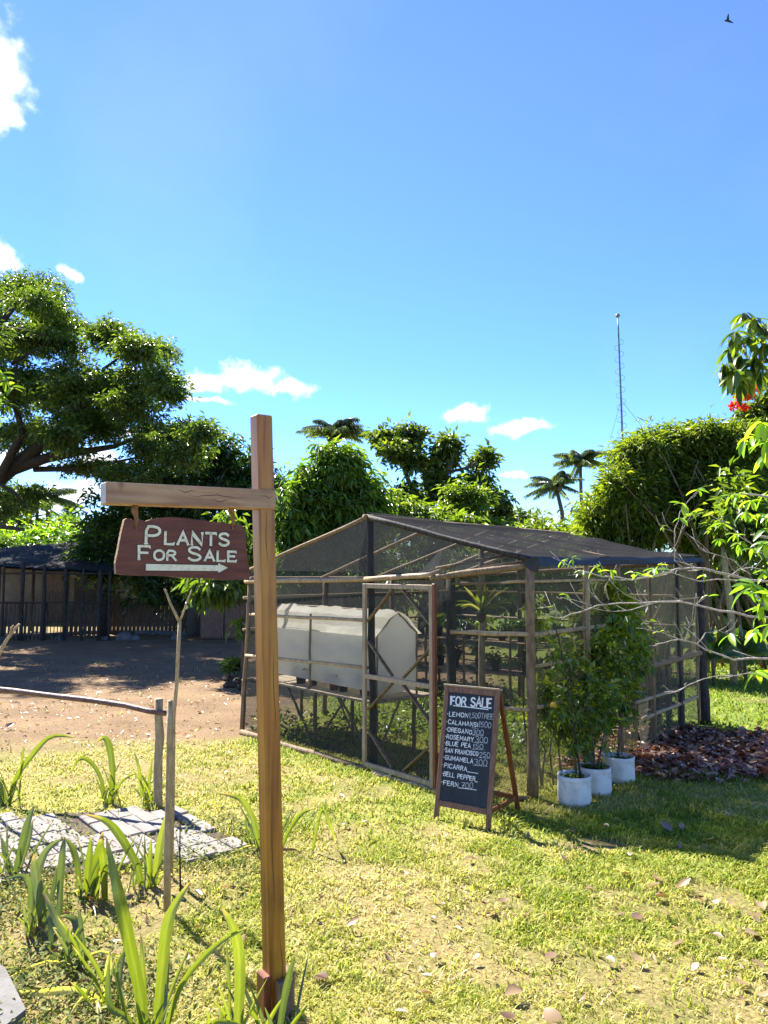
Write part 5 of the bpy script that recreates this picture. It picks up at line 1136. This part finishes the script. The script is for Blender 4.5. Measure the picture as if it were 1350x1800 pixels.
        for k in range(15):
            a = k*2.4; e = random.uniform(-.1, .9); d = Vector((math.cos(a), math.sin(a), e)).normalized(); p = b+ZUP*(.4+.03*k*random.random()); q = p+d*s*.9; 
            strap_leaf('leaf', LM['dark' if k % 3 else 'citrus'], t, [p, p+d*s*.4, q, q+d*s*.5-ZUP*.14], .15, .15, shape='oval', n=8)
    Y = 12; b = g0(1283, Y); t = thing('slim_trunk_tree', 'slim pale straight trunk standing behind the bare branches', 'tree', b)
    m = MB(); m.tube([b-ZUP*.1, at(1288,1120,Y), at(1282,1050,Y), at(1275,1000,Y), at(1270,930,Y)], [.055, .05, .048, .045, .04], 10); m.build('trunk', M['stick'], t, True)
    V, F, r = crown(blobs_px([(1285,900,70,50,1500), (1330,930,50,40,900)], Y, .9), .17, .06, clump=.25, per=14, droop=.5); np_mesh('crown', V, F, 3, r, LM['lush'], t)
    Y = 16; b = g0(1280, Y)
    tree('shade_thicket', 'very dark thicket at the right under the bamboo', b, [(b-ZUP*.1, .1), (at(1280,1060,Y), .06)], [], blobs_px([(1260,1040,70,60,2400), (1340,1050,70,60,2400), (1400,1000,80,80,1800), (1180,1040,60,60,1500)], Y, .5, 1.1), 'dark', 'darkbark', (.2, .08), cat='bush', clump=.3, per=16, droop=.4)
build_trees()

# ------------------------------------------------------------------ palms and pine
def palm(label, Y, base_px, pts, crown_px, nf, L_, wind=(0,0), r=.14, lm='palm', seed=1, lift=0):
    rr = random.Random(seed); b = Vector((at(base_px, 1000, Y).x, Y, 0)); t = thing('coconut_palm', label, 'palm', b, 'palms on the skyline')
    c = at(*crown_px, Y); P3 = [b-ZUP*.2]+[at(p[0], p[1], Y) for p in pts]+[c]; n = len(P3); m = MB(); m.tube(P3, [r*(1.2-.5*i/(n-1)) for i in range(n)], 9); m.build('trunk', M['trunk'], t, True)
    for k in range(nf):
        az = k*2.399+rr.uniform(-.2, .2); e = rr.uniform(-.3+lift, 1.25+.2*lift); ln = L_*rr.uniform(.8, 1.1); d = Vector((math.cos(az)+wind[0], math.sin(az)+wind[1], 0)); d.normalize()
        R_ = []; 
        for i in range(10):
            s = i/9; R_.append(c+d*ln*(s*math.cos(e)+.12*s*s)+ZUP*ln*(s*math.sin(e)-s*s*(.30+.22*max(e, 0))))
        m = MB(); m.tube(R_, [.03*(1-.85*i/9) for i in range(10)], 5); fr = m.build('frond', LM[lm], t, True)
        Ps, Ds, Ls = [], [], []
        for i in range(1, 36):
            s = i/35*.98+.02; x = s*9; j = min(int(x), 8); p = R_[j].lerp(R_[j+1], x-j); tg = (R_[j+1]-R_[j]).normalized(); sd = tg.cross(ZUP).normalized()
            for sg in (-1, 1):
                q = (sd*sg*.9+tg*.4-ZUP*(.3+.5*rr.random())).normalized(); Ps.append(p); Ds.append(q); Ls.append(ln*.24*math.sin(math.pi*min(.15+s*.8, 1))**.6+.05)
        Pn = np.array(Ps); Dn = np.array(Ds); Ln = np.array(Ls); Nn = np.tile(np.array([[0, 0, 1.]]), (len(Pn), 1))
        V, F = leaf_arrays(Pn, Dn, Nn, Ln, Ln*.075+.016, .1, .35); o = np_mesh('leaflets', V, F, 3, np.repeat(RNG.random(len(Pn)), 4), LM[lm], t); o.parent = fr; o.matrix_parent_inverse = Matrix.Identity(4)
    if nf > 12:
        for k in range(6):
            a = k*1.05; m = MB(); p = c+Vector((math.cos(a)*.2, math.sin(a)*.2, -.22)); m.lathe(p, [(.03, -.13), (.1, -.06), (.11, .03), (.05, .12)], 10); m.build('coconut', M['trunk'], t, True)
palm('coconut palm rising behind the mango-like tree', 30, 590, [(590,900)], (588,762), 22, 1.5, (.25,0), .13, seed=3, lift=.45)
palm('taller slender coconut palm beside the mast, right one of the pair', 36, 1024, [(1025,950),(1022,890)], (1020,808), 24, 1.35, (.1,0), .10, seed=5)
palm('shorter ragged palm, left one of the pair', 34, 990, [(990,950),(988,900)], (976,850), 22, 1.25, (-.1,0), .11, seed=8)
palm('far palm under the spreading tree at the left', 38, 86, [(86,950),(84,900)], (82,872), 15, 1.7, (.1,0), .12, seed=12)
palm('small far palm beside the far left palm', 40, 62, [(64,950)], (66,886), 12, 1.2, (-.1,0), .1, seed=15)
def build_pine():
    Y = 42; b = Vector((at(122, 1000, Y).x, Y, 0)); t = thing('conifer', 'small pointed conifer on the left skyline', 'tree', b); tp = at(122, 880, Y)
    m = MB(); m.tube([b-ZUP*.2, b.lerp(tp, .6), tp], [.16, .1, .015], 8); m.build('trunk', M['darkbark'], t, True)
    Ps, Ds, Ls = [], [], []
    for i in range(15):
        f = i/14; z = tp.z-.05-1.7*f; r = .08+.75*f
        for k in range(11):
            a = k*.571+i; d = Vector((math.cos(a), math.sin(a), .38)).normalized()
            for s in np.linspace(.1, 1, 9):
                for sg in (-1, 1): Ps.append(Vector((tp.x, tp.y, z))+d*r*s); Ds.append((d*.5+Vector((-d.y, d.x, .3))*sg).normalized()); Ls.append(.14)
    Pn, Dn, Ln = np.array(Ps), np.array(Ds), np.array(Ls); V, F = leaf_arrays(Pn, Dn, np.tile([[0, 0, 1.]], (len(Pn), 1)), Ln, Ln*.35, .1, .1); np_mesh('crown', V, F, 3, np.repeat(RNG.random(len(Pn)), 4), LM['dark'], t)
build_pine()

# ------------------------------------------------------------------ guyed mast and bird
def build_mast():
    Y = 45; b = Vector((at(1104, 1000, Y).x, Y, 0)); tp = at(1086, 556, Y); t = thing('radio_mast', 'thin guyed radio mast with spiral rungs against the sky', 'mast', b)
    ax = (tp-b); m = MB(); m.tube([b, b+ax*.5, b+ax*.95, tp], [.075, .065, .05, .03], 8); m.build('mast_pole', M['steel'], t, True)
    m = MB(); m.lathe(tp, [(.03, -.08), (.13, -.02), (.14, .06), (.05, .16)], 12); m.build('beacon', M['steel'], t, True)
    for k in range(30):
        f = .30+.62*k/29; p = b+ax*f; sd = 1 if k % 2 else -1; m = MB(); w = .26; m.tube([p, p+Vector((sd*w, 0, -.12)), p+Vector((sd*w, 0, -.3)), p-ax.normalized()*.42], [.012]*4, 5); m.build('rung', M['steel'], t)
    for f, px, py in ((.70, 1043, 880), (.70, 1160, 790), (.42, 1050, 960), (.42, 1120, 850)):
        a = b+ax*f; g = at(px, py, Y+1.5); d = (g-a); g2 = a+d*(a.z/(a.z-g.z)); m = MB(); m.tube([a, g2], [.012, .012], 5); m.build('guy_wire', M['steel'], t)
    Yb = 40; c = at(1280, 37, Yb); t = thing('flying_bird', 'tiny dark bird flying at the top right of the sky', 'bird', c)
    m = MB(); m.tube([c+Vector((-.22, 0, .05)), c+Vector((-.1, 0, .03)), c+Vector((.08, 0, -.02)), c+Vector((.2, 0, -.08)), c+Vector((.3, 0, -.12))], [.01, .05, .055, .03, .01], 8); m.build('body', M['black'], t, True)
    for s in (-1, 1):
        m = MB(); m.add([c+Vector((-.08, 0, .03)), c+Vector((.06, 0, -.01)), c+Vector((-.02+.06*s, .28*s, .16)), c+Vector((-.12, .3*s, .22)), c+Vector((-.14, .15*s, .1))], [(0,1,2,3,4)]); m.build('wing', M['black'], t)
build_mast()

# ------------------------------------------------------------------ far shed at left
def build_shed():
    Y0 = 19.5; b = Vector((at(100, 1000, Y0).x, Y0, 0)); t = thing('garden_shed', 'low open shed with dark net roof, thin posts and lattice at the far left', 'shed', b)
    X = lambda px, Y: at(px, 1000, Y).x
    # roof sheet rising to the right, tilted to the viewer
    a, c = at(-120, 985, Y0), at(205, 1007, Y0); d, e = at(-120, 975, Y0+3), at(160, 950, Y0+3.2)
    m = sheet(a, c, e, d, 24, 8, .03, 0, 31); m.build('roof', M['shedroof'], t)
    m = sheet(a-ZUP*.05, c-ZUP*.05, e-ZUP*.05, d-ZUP*.05, 24, 8, .03, 0, 31); m.build('roof_lining', M['darkpole'], t)
    for px in (-40, 8, 41, 79, 116, 147, 176, 194):
        pole('post', M['darkpole'], t, Vector((X(px, Y0), Y0, -.05)), at(px, 986+px*.09, Y0), .05 if px in (41, 79, 116, 176) else .03)
    for px in (0, 60, 120, 180): pole('post', M['darkpole'], t, Vector((X(px, Y0+3), Y0+3, -.05)), at(px, 975-px*.13, Y0+3), .05)
    for py in (1008, 1059): pole('rail', M['darkpole'], t, at(-60, py, Y0), at(196, py, Y0), .022)
    for i, (px) in enumerate(range(-30, 84, 7)): m = MB(); m.beam(Vector((X(px, Y0+.1), Y0+.1, 0)), at(px, 1060, Y0+.1), .06, .02, up=(0,1,0)); m.build('picket', M['shedwood'], t)
    for px in range(86, 118, 6): pole('lattice_bar', M['shedwood'], t, Vector((X(px, Y0+.1), Y0+.1, 0)), at(px, 1040, Y0+.1), .012, amp=.002)
    for py in range(1045, 1105, 7): pole('lattice_bar', M['shedwood'], t, at(84, py, Y0+.12), at(116, py, Y0+.12), .012, amp=.002)
    for px in range(120, 194, 8): m = MB(); m.beam(Vector((X(px, Y0+1.5), Y0+1.5, 0)), at(px, 1062, Y0+1.5), .1, .02, up=(0,1,0)); m.build('wall_board', M['shedwood'], t)
    # back wall: pale plaster house behind
    Y1 = 26; hb = Vector((X(150, Y1), Y1, 0)); t2 = thing('plaster_house', 'pale plastered low house seen through the far shed', 'house', hb)
    m = MB(); m.box(Vector((X(120, Y1), Y1+1.5, .9)), (3.2, 0, 0), (0, 1.5, 0), (0, 0, .92)); m.build('wall', M['palewall'], t2)
    m = MB(); z = 1.84; x0, x1 = X(120, Y1)-3.5, X(120, Y1)+3.5; m.add([Vector((x0, Y1-.4, z)), Vector((x1, Y1-.4, z)), Vector((x1, Y1+1.5, z+.4)), Vector((x0, Y1+1.5, z+.4)), Vector((x0, Y1+3.4, z)), Vector((x1, Y1+3.4, z))], [(0,1,2,3),(3,2,5,4),(0,3,4),(1,5,2),(0,4,5,1)]); m.build('roof', M['shedwood'], t2)
    for px in (150, 185):
        m = MB(); m.box(Vector((X(px, Y1-.02), Y1-.02, 1.0)), (.34, 0, 0), (0, .03, 0), (0, 0, .62)); m.build('window', M['darkpole'], t2)
    m = MB(); m.box(Vector((X(98, Y1-.02), Y1-.02, .95)), (.42, 0, 0), (0, .03, 0), (0, 0, .95)); m.build('door', M['shedwood'], t2)
    # kerb and gravel strip, stones
    pts = [(-80, 1133), (60, 1122), (150, 1115), (220, 1114), (330, 1117), (440, 1117)]
    m = MB(); P3 = [gr(*p) for p in pts]; n = len(P3)
    vs = []
    for i, p in enumerate(P3): q = p+Vector((.0, .22, 0)); vs += [p-ZUP*.03, p+ZUP*.1, q+ZUP*.1, q-ZUP*.03]
    m.add(vs, [(4*i+k, 4*i+k+1, 4*i+k+5, 4*i+k+4) for i in range(n-1) for k in range(3)]); o = m.build('garden_kerb', M['concrete'], None, False, P3[2]); tag(o, 'low grey concrete kerb crossing in front of the far shed', 'kerb')
    for i, (px, py, s, lab) in enumerate(((88, 1097, .2, 'pale round stone under the shed lattice'), (172, 1092, .16, 'pale stone at the right shed post'), (205, 1096, .34, 'brownish boulder right of the shed'), (225, 1085, .22, 'small light boulder behind the brown boulder'), (300, 1083, .25, 'pale stone in the dark under the trees'), (410, 1101, .14, 'bright white stone left of the net house corner'))):
        b = gr(px, 1000+2366/19.0); b.x = at(px, 1000, 19).x; m = MB(); ph = random.uniform(0, 6)
        s *= .62; m.lathe(b, [(s*.8, -.05), (s, .1*s), (s*.85, .6*s), (s*.4, .95*s)], 11, lambda a, z: .15*math.sin(3*a+ph)+.1*math.sin(5*a+z*9)); o = m.build('garden_stone', M['concrete'], None, True, b); tag(o, lab, 'stone', 'stones by the far shed')
    Yf = 21.5; fb = Vector((X(300, Yf), Yf, 0)); t6 = thing('board_fence', 'low dark board fence under the trees right of the far shed', 'fence', fb)
    for i, px in enumerate(range(196, 446, 7)): m = MB(); m.beam(Vector((X(px, Yf), Yf, -.03)), at(px, 1052+random.uniform(-3, 3), Yf), .10, .02, up=(0,1,0)); m.build('board', M['shedwood'], t6)
    for py in (1062, 1092): m = MB(); m.beam(at(192, py, Yf+.06), at(448, py, Yf+.06), .04, .08); m.build('rail', M['darkpole'], t6)
    # dark cabinet under the trees
    Y2 = 20; b = Vector((at(400, 1000, Y2).x, Y2, 0)); t3 = thing('storage_cabinet', 'dark brown low cabinet under the trees left of the net house', 'cabinet', b)
    m = MB(); m.bev(b+ZUP*.5, (.62, 0, 0), (0, .3, 0), (0, 0, .5), .02); m.build('body', M['shedwood'], t3)
    for s in (-1, 1): m = MB(); m.bev(b+Vector((.3*s, -.31, .5)), (.28, 0, 0), (0, .015, 0), (0, 0, .44), .006); m.build('door', M['frame'], t3)
    m = MB(); m.bev(b+ZUP*1.03, (.7, 0, 0), (0, .38, 0), (0, 0, .025), .006); m.build('top', M['pole'], t3)
    # eave tip of a shelter at the left edge
    Y3 = 13; b = Vector((at(-140, 1000, Y3).x, Y3, 0)); t4 = thing('shelter', 'dark roof eave of a shelter poking in at the left edge', 'shelter', b)
    p = [at(-260, 905, Y3), at(-30, 917, Y3), at(44, 928, Y3+.1), at(-30, 921, Y3+1.6), at(-260, 912, Y3+1.6)]; m = MB(); k = len(p); m.add(p+[q-ZUP*.06 for q in p], [tuple(range(k))[::-1], tuple(range(k, 2*k))]+[(i, (i+1) % k, k+(i+1) % k, k+i) for i in range(k)]); m.build('roof', M['darkpole'], t4)
    for px in (-220, -60):
        pole('post', M['pole'], t4, Vector((at(px, 1000, Y3+.4).x, Y3+.4, -.05)), at(px, 925, Y3+.4), .06)
    # small weed bush left of the net house with dark clods
    b = gr(412, 1190); t5 = thing('weed_bush', 'small bright weed beside the left corner of the net house', 'bush', b)
    m = MB(); m.tube([b-ZUP*.02, b+ZUP*.12], [.012, .006], 6); m.build('stem', M['trunk'], t5); V, F, r = crown([(b+ZUP*.16, (.17, .14, .12), 420)], .09, .03, clump=.08, per=12, droop=.1); np_mesh('crown', V, F, 3, r, LM['lush'], t5)
    for i, (px, py) in enumerate(((400, 1196), (418, 1202), (428, 1212), (405, 1208), (436, 1222))):
        b = gr(px, py); m = MB(); m.lathe(b, [(.07, -.02), (.1, .03), (.05, .09)], 9, lambda a, z: .25*math.sin(3*a+i)); o = m.build('soil_clod', M['soil'], None, False, b); tag(o, 'dark clod of soil beside the small bright weed', 'clod', 'clods beside the weed')
build_shed()

# ------------------------------------------------------------------ near leafy branches at right and left
def oval_mesh(name, L_, W_, mat, fold=.18, curl=.25):
    m = MB(); vs = []; n = 7
    for i in range(n+1):
        t = i/n; w = W_*.5*math.sin(math.pi*(t*.94+.03))**.75; z = -curl*L_*t*t
        vs += [Vector((t*L_, -w, z+w*fold*2)), Vector((t*L_, 0, z)), Vector((t*L_, w, z+w*fold*2))]
    m.add(vs, [(3*i+a, 3*i+a+1, 3*i+a+4, 3*i+a+3) for i in range(n) for a in (0, 1)]); o = m.build(name, mat, None, True); me = o.data; bpy.data.objects.remove(o); return me
def near_tree(name, label, base, branches, clusters, meshes, bark, cat='tree', thin=1):
    """branches: (pts3, r0, r1); clusters: (point, count, size, droop)"""
    root = thing(name, label, cat, base); o0 = Vector(base)
    for pts, r0, r1 in branches:
        r0 *= thin; r1 *= thin
        if thin < 1 and len(pts) > 3:       # crooked: midpoints pushed aside
            q = [pts[0]]
            for a, b in zip(pts[:-1], pts[1:]): q += [a.lerp(b, .5)+Vector((random.uniform(-1, 1), random.uniform(-1, 1), random.uniform(-1, 1)))*(b-a).length*.07, b]
            pts = q
        m = MB(); n = len(pts); m.tube(pts, [(r0+(r1-r0)*(i/(n-1)))*random.uniform(.86, 1.16) for i in range(n)], 8); m.build('branch', M[bark], root, True)
        if thin < 1 and r0 < .012:
            for _ in range(int(n*.7)):
                i = random.randrange(0, n-1); a = pts[i].lerp(pts[i+1], random.random()); d = (pts[i+1]-pts[i]).normalized()*.6+Vector((random.uniform(-.4, .4), random.uniform(-.5, .5), random.uniform(-.5, .9))); L_ = random.uniform(.04, .13)
                e = a+d*L_*.5; f = a+d*L_+Vector((random.uniform(-1, 1), random.uniform(-1, 1), random.uniform(-.2, 1)))*.025; m = MB(); m.tube([a, e, f], [.0022, .0017, .0008], 5); m.build('twig', M[bark], root, True)
    for c, n, s, dr in clusters:
        for k in range(n):
            az = k*2.399+random.uniform(-.4, .4); e = random.uniform(-.9, .5)-dr*.5
            ob = bpy.data.objects.new('leaf', random.choice(meshes)); COL.objects.link(ob); ob.parent = root
            ob.location = c-o0+Vector((random.uniform(-1, 1), random.uniform(-1, 1), random.uniform(-1, 1)))*s*.12
            ob.rotation_euler = (random.uniform(-.5, .5), -e, az); q = s*random.uniform(.75, 1.2); ob.scale = (q, q, q)
    return root
def build_near():
    random.seed(77)
    mb_ = [oval_mesh('leaf_bright', 1, .34, LM['bright']) for _ in range(5)]; ml = [oval_mesh('leaf_lush', 1, .33, LM['lush']) for _ in range(5)]; mc = [oval_mesh('leaf_long', 1, .30, LM['citrus'], curl=.4) for _ in range(5)]
    def cl(lst, Y): return [(at(px, py, Y+random.uniform(-.15, .15)), n, s, d) for px, py, n, s, d in lst]
    def br(pts, Y, r0, r1): return ([at(p[0], p[1], Y+(p[2] if len(p) > 2 else 0)) for p in pts], r0, r1)
    # leafy tree off the right edge: long glossy hanging leaves against the sky
    Y = 5.2; b = Vector((at(1480, 1000, Y).x, Y, 0))
    near_tree('glossy_leaf_tree', 'tree with long glossy hanging leaves against the sky at the right edge', b, [([b-ZUP*.1, at(1470,1000,Y), at(1455,800,Y), at(1430,690,Y)], .07, .04), br([(1430,690),(1390,660),(1350,635),(1325,610),(1300,590)], Y, .022, .005), br([(1350,635),(1310,645),(1280,650)], Y, .010, .004), br([(1390,660),(1360,600),(1330,570),(1312,555)], Y, .012, .004), br([(1350,620),(1310,605),(1285,600)], Y, .008, .003)],
        cl([(1309,552,13,.12,.5), (1325,562,13,.13,.5), (1345,572,15,.14,.4), (1292,583,12,.13,.9), (1318,592,15,.14,.8), (1345,605,15,.14,.6), (1283,612,13,.13,.9), (1300,628,13,.13,1), (1328,632,16,.14,.9), (1272,642,13,.14,1.2), (1290,655,13,.14,1.2), (1312,652,15,.14,1), (1336,655,13,.14,.9), (1302,672,12,.13,1.3), (1362,640,15,.14,.7), (1375,590,15,.14,.5)], Y), mc, 'darkbark')
    # pale bare-branched shrub with fresh leaves reaching in front of the net house
    Y = 4.3; b = Vector((at(1500, 1000, Y).x, Y, 0))
    B = [([b-ZUP*.1, at(1490,1250,Y), at(1470,1120,Y), at(1440,1060,Y)], .05, .03), br([(1440,1065),(1350,1022),(1290,1012),(1240,1000),(1190,1000),(1150,1012),(1110,1020),(1060,1014),(1015,1004),(990,990),(972,980)], Y, .014, .003),
         br([(1300,1020),(1230,1022),(1180,1006),(1140,1016),(1090,1020)], Y+.04, .006, .002), br([(1470,1120),(1390,1095),(1350,1086),(1290,1076),(1230,1065),(1160,1058),(1090,1060),(1050,1064),(1020,1076),(990,1086),(978,1086),(972,1074),(960,1066)], Y, .013, .002), br([(1150,1060),(1110,1072),(1080,1075),(1040,1068)], Y, .005, .002), br([(1040,1064),(1010,1055),(985,1050)], Y, .004, .0015),
         br([(1130,1058),(1100,1045),(1080,1030),(1070,1012)], Y, .004, .0015), br([(1060,1062),(1045,1050),(1035,1035)], Y, .0035, .0015), br([(1070,1055),(1062,1035),(1066,1026)], Y, .003, .0012), br([(1205,1062),(1195,1045),(1188,1034)], Y, .0035, .0015), br([(1220,1066),(1240,1050),(1236,1037)], Y, .003, .0012),
         br([(1490,1200),(1400,1170),(1350,1158),(1290,1160),(1240,1142),(1205,1126),(1180,1126),(1152,1132)], Y-.1, .014, .003), br([(1205,1128),(1180,1118),(1150,1110),(1118,1104)], Y-.1, .005, .002), br([(1225,1132),(1240,1112),(1262,1108),(1280,1114)], Y-.1, .005, .002), br([(1205,1126),(1210,1105),(1218,1088)], Y-.1, .003, .0012),
         br([(1400,1200),(1320,1182),(1260,1188),(1210,1204),(1172,1220)], Y-.1, .006, .002), br([(1440,1060),(1400,1000),(1350,980),(1320,955),(1290,930),(1270,915)], Y, .011, .003), br([(1230,1000),(1186,985),(1186,930),(1195,900),(1210,880),(1228,860)], Y+.03, .006, .002), br([(1187,960),(1200,930),(1215,905)], Y+.03, .004, .0015),
         br([(1186,935),(1170,930),(1158,922)], Y, .003, .001), br([(1320,1010),(1290,985),(1260,975),(1230,965),(1205,935)], Y, .005, .002), br([(1280,1014),(1300,1000),(1335,1000),(1360,1010)], Y-.05, .006, .003)]
    C = cl([(988,986,4,.05,0), (1005,982,4,.05,0), (1022,1004,6,.055,.2), (1048,996,4,.07,0), (1075,1003,4,.06,0), (1112,1008,4,.07,.1), (1125,1010,3,.08,.1), (1150,1000,5,.07,.0), (1158,995,3,.06,0), (1237,1010,4,.045,.6), (970,1065,3,.04,0), (996,1044,3,.05,.2), (1158,1110,2,.03,0), (1228,860,4,.06,0), (1200,885,5,.065,.1), (1196,910,4,.06,.1), (1215,905,3,.05,0), (1165,925,3,.04,0),
            (1283,1115,4,.09,.5), (1245,1048,2,.05,.2), (1270,920,5,.06,.3)], Y)
    near_tree('bare_branch_shrub', 'pale bare-branched shrub with a few fresh leaves reaching across the net house', b, B, C, mb_, 'palebranch', 'shrub', thin=.56)
    # bright big-leaved tree along the right edge
    Y = 3.9; b = Vector((at(1460, 1000, Y).x, Y, 0))
    near_tree('bright_leaf_tree', 'bright yellow-green broad leaves along the right edge', b, [([b-ZUP*.1, at(1450,1200,Y), at(1430,1000,Y), at(1420,800,Y), at(1410,700,Y)], .05, .015), br([(1430,1000),(1390,960),(1350,945),(1320,940)], Y, .012, .004), br([(1420,800),(1380,770),(1345,760),(1320,750)], Y, .010, .003), br([(1425,900),(1380,880),(1330,870),(1300,868)], Y, .010, .003), br([(1450,1200),(1400,1130),(1360,1080),(1320,1040)], Y, .012, .004), br([(1452,1210),(1400,1195),(1350,1180)], Y, .008, .003)],
        cl([(1338,745,9,.10,.4), (1325,765,8,.09,.4), (1310,775,7,.08,.3), (1350,775,9,.10,.3), (1345,800,8,.09,.3), (1300,868,8,.06,.4), (1285,872,7,.055,.6), (1320,880,9,.06,.4), (1345,870,9,.07,.4), (1310,900,8,.055,.5), (1335,905,8,.06,.5), (1355,900,8,.07,.5), (1290,940,7,.055,.3), (1262,948,7,.05,.3), (1300,955,9,.055,.4), (1325,965,7,.06,.4),
            (1348,930,8,.08,.3), (1345,955,8,.08,.2), (1322,1030,8,.10,.1), (1345,1045,9,.10,.3), (1335,1070,8,.09,.4), (1310,1040,4,.11,0), (1355,1100,7,.09,.5), (1328,1110,5,.08,.6), (1330,1180,4,.11,.2), (1360,1185,5,.11,.2), (1345,1005,6,.08,.2), (1360,985,7,.08,.2)], Y), mb_, 'palebranch')
    # leaf spray at the left edge
    Y = 4.6; b = Vector((at(-160, 1000, Y).x, Y, 0))
    near_tree('leaf_spray_tree', 'sunlit leaf spray poking in at the left edge', b, [([b-ZUP*.1, at(-155,900,Y), at(-130,720,Y), at(-60,690,Y)], .05, .015), br([(-100,700),(-40,680),(0,672),(20,665)], Y, .010, .003), br([(-60,690),(-20,700),(10,712)], Y, .008, .003), br([(-140,760),(-160,660),(-180,560),(-185,510)], Y, .025, .006), br([(-165,640),(-215,610),(-245,575)], Y+.2, .014, .005), br([(-150,700),(-135,620),(-120,555)], Y-.2, .012, .004)],
        cl([(-130,640,22,.1,.2), (-170,600,26,.1,.2), (-210,660,24,.1,.2), (-120,560,22,.1,.2), (-180,520,24,.1,.2), (-240,580,22,.1,.2), (2,655,7,.08,.1), (10,665,7,.08,.1), (20,680,6,.075,.2), (-5,690,7,.09,.2), (12,710,5,.075,.3), (-15,720,8,.09,.3), (-30,660,9,.09,.2), (-60,700,10,.1,.2), (-5,735,4,.07,.3)], Y), mb_+ml, 'trunk')
    # dry leaves on the lawn
    md = [oval_mesh('dry_leaf_shape', 1, random.uniform(.45, .75), LM['dry'], random.uniform(-.5, .7), random.uniform(-.45, .3)) for _ in range(14)]
    spots = [(571,1722,.085), (607,1641,.075), (757,1690,.06), (866,1604,.08), (876,1596,.06), (978,1688,.07), (920,1758,.085), (958,1788,.10), (905,1798,.06), (1104,1546,.075), (1146,1549,.075), (1140,1570,.08), (1152,1586,.07), (1190,1572,.09), (1212,1570,.06), (1172,1615,.07), (1125,1618,.085), (1100,1615,.06), (1045,1575,.05), (1180,1470,.11), (1200,1468,.08), (1165,1470,.07), (1242,1485,.06), (1195,1500,.06),
             (1238,1595,.07), (1250,1594,.06), (1293,1605,.06), (1338,1598,.08), (1340,1620,.08), (1335,1634,.05), (1312,1651,.09), (1202,1663,.07), (1133,1705,.07), (1080,1705,.05), (1030,1762,.05), (1228,1705,.05), (1320,1700,.09), (1260,1700,.05), (998,1517,.05), (1104,1508,.05), (1225,1427,.06), (1060,1395,.06), (812,1591,.05), (826,1515,.05), (720,1545,.05), (915,1622,.05), (648,1450,.05), (600,1455,.05), (385,1572,.08), (345,1575,.07), (180,1590,.10), (235,1585,.1),
             (1135,1420,.07), (1290,1440,.07), (1320,1470,.06), (1060,1460,.05), (890,1395,.05), (905,1440,.05), (930,1480,.05), (1010,1470,.06), (60,1240,.10), (120,1290,.09), (8,1285,.12), (250,1210,.16), (320,1190,.14), (390,1150,.12), (350,1255,.08), (375,1270,.07), (300,1380,.07), (360,1640,.07), (430,1655,.07), (210,1690,.06), (1270,1660,.06), (1180,1640,.05), (1330,1760,.07), (1290,1735,.06), (1010,1640,.04), (770,1600,.04), (690,1700,.04), (830,1700,.045), (740,1760,.05), (640,1560,.04), (560,1640,.04)]
    for i, (px, py, s) in enumerate(spots):
        o = bpy.data.objects.new('fallen_leaf', random.choice(md)); COL.objects.link(o); p = gr(px, py); o.location = (p.x, p.y, .034); s *= .95; o.scale = (s, s, s)
        o.rotation_euler = (random.uniform(-.4, .4), random.uniform(-.12, .3), random.uniform(0, 6.28)); 
        lab, grp = (('dry leaf lying on the bare earth yard', 'dry leaves on the bare yard') if py < 1300 and px < 450 else ('dry brown leaf lying in the strap-leaf bed left of the post', 'dry leaves in the left bed') if px < 450 else
                    ('dry leaf in the shade near the white pots', 'dry leaves in the shade') if py < 1442+.18*(px-880) else ('dry curled leaf on the sunny lawn right of the chalkboard', 'dry leaves on the lawn at right') if px > 960 else ('dry leaf on the sunny lawn between the post and the chalkboard', 'dry leaves on the middle lawn'))
        tag(o, lab, 'leaf', grp)
build_near()
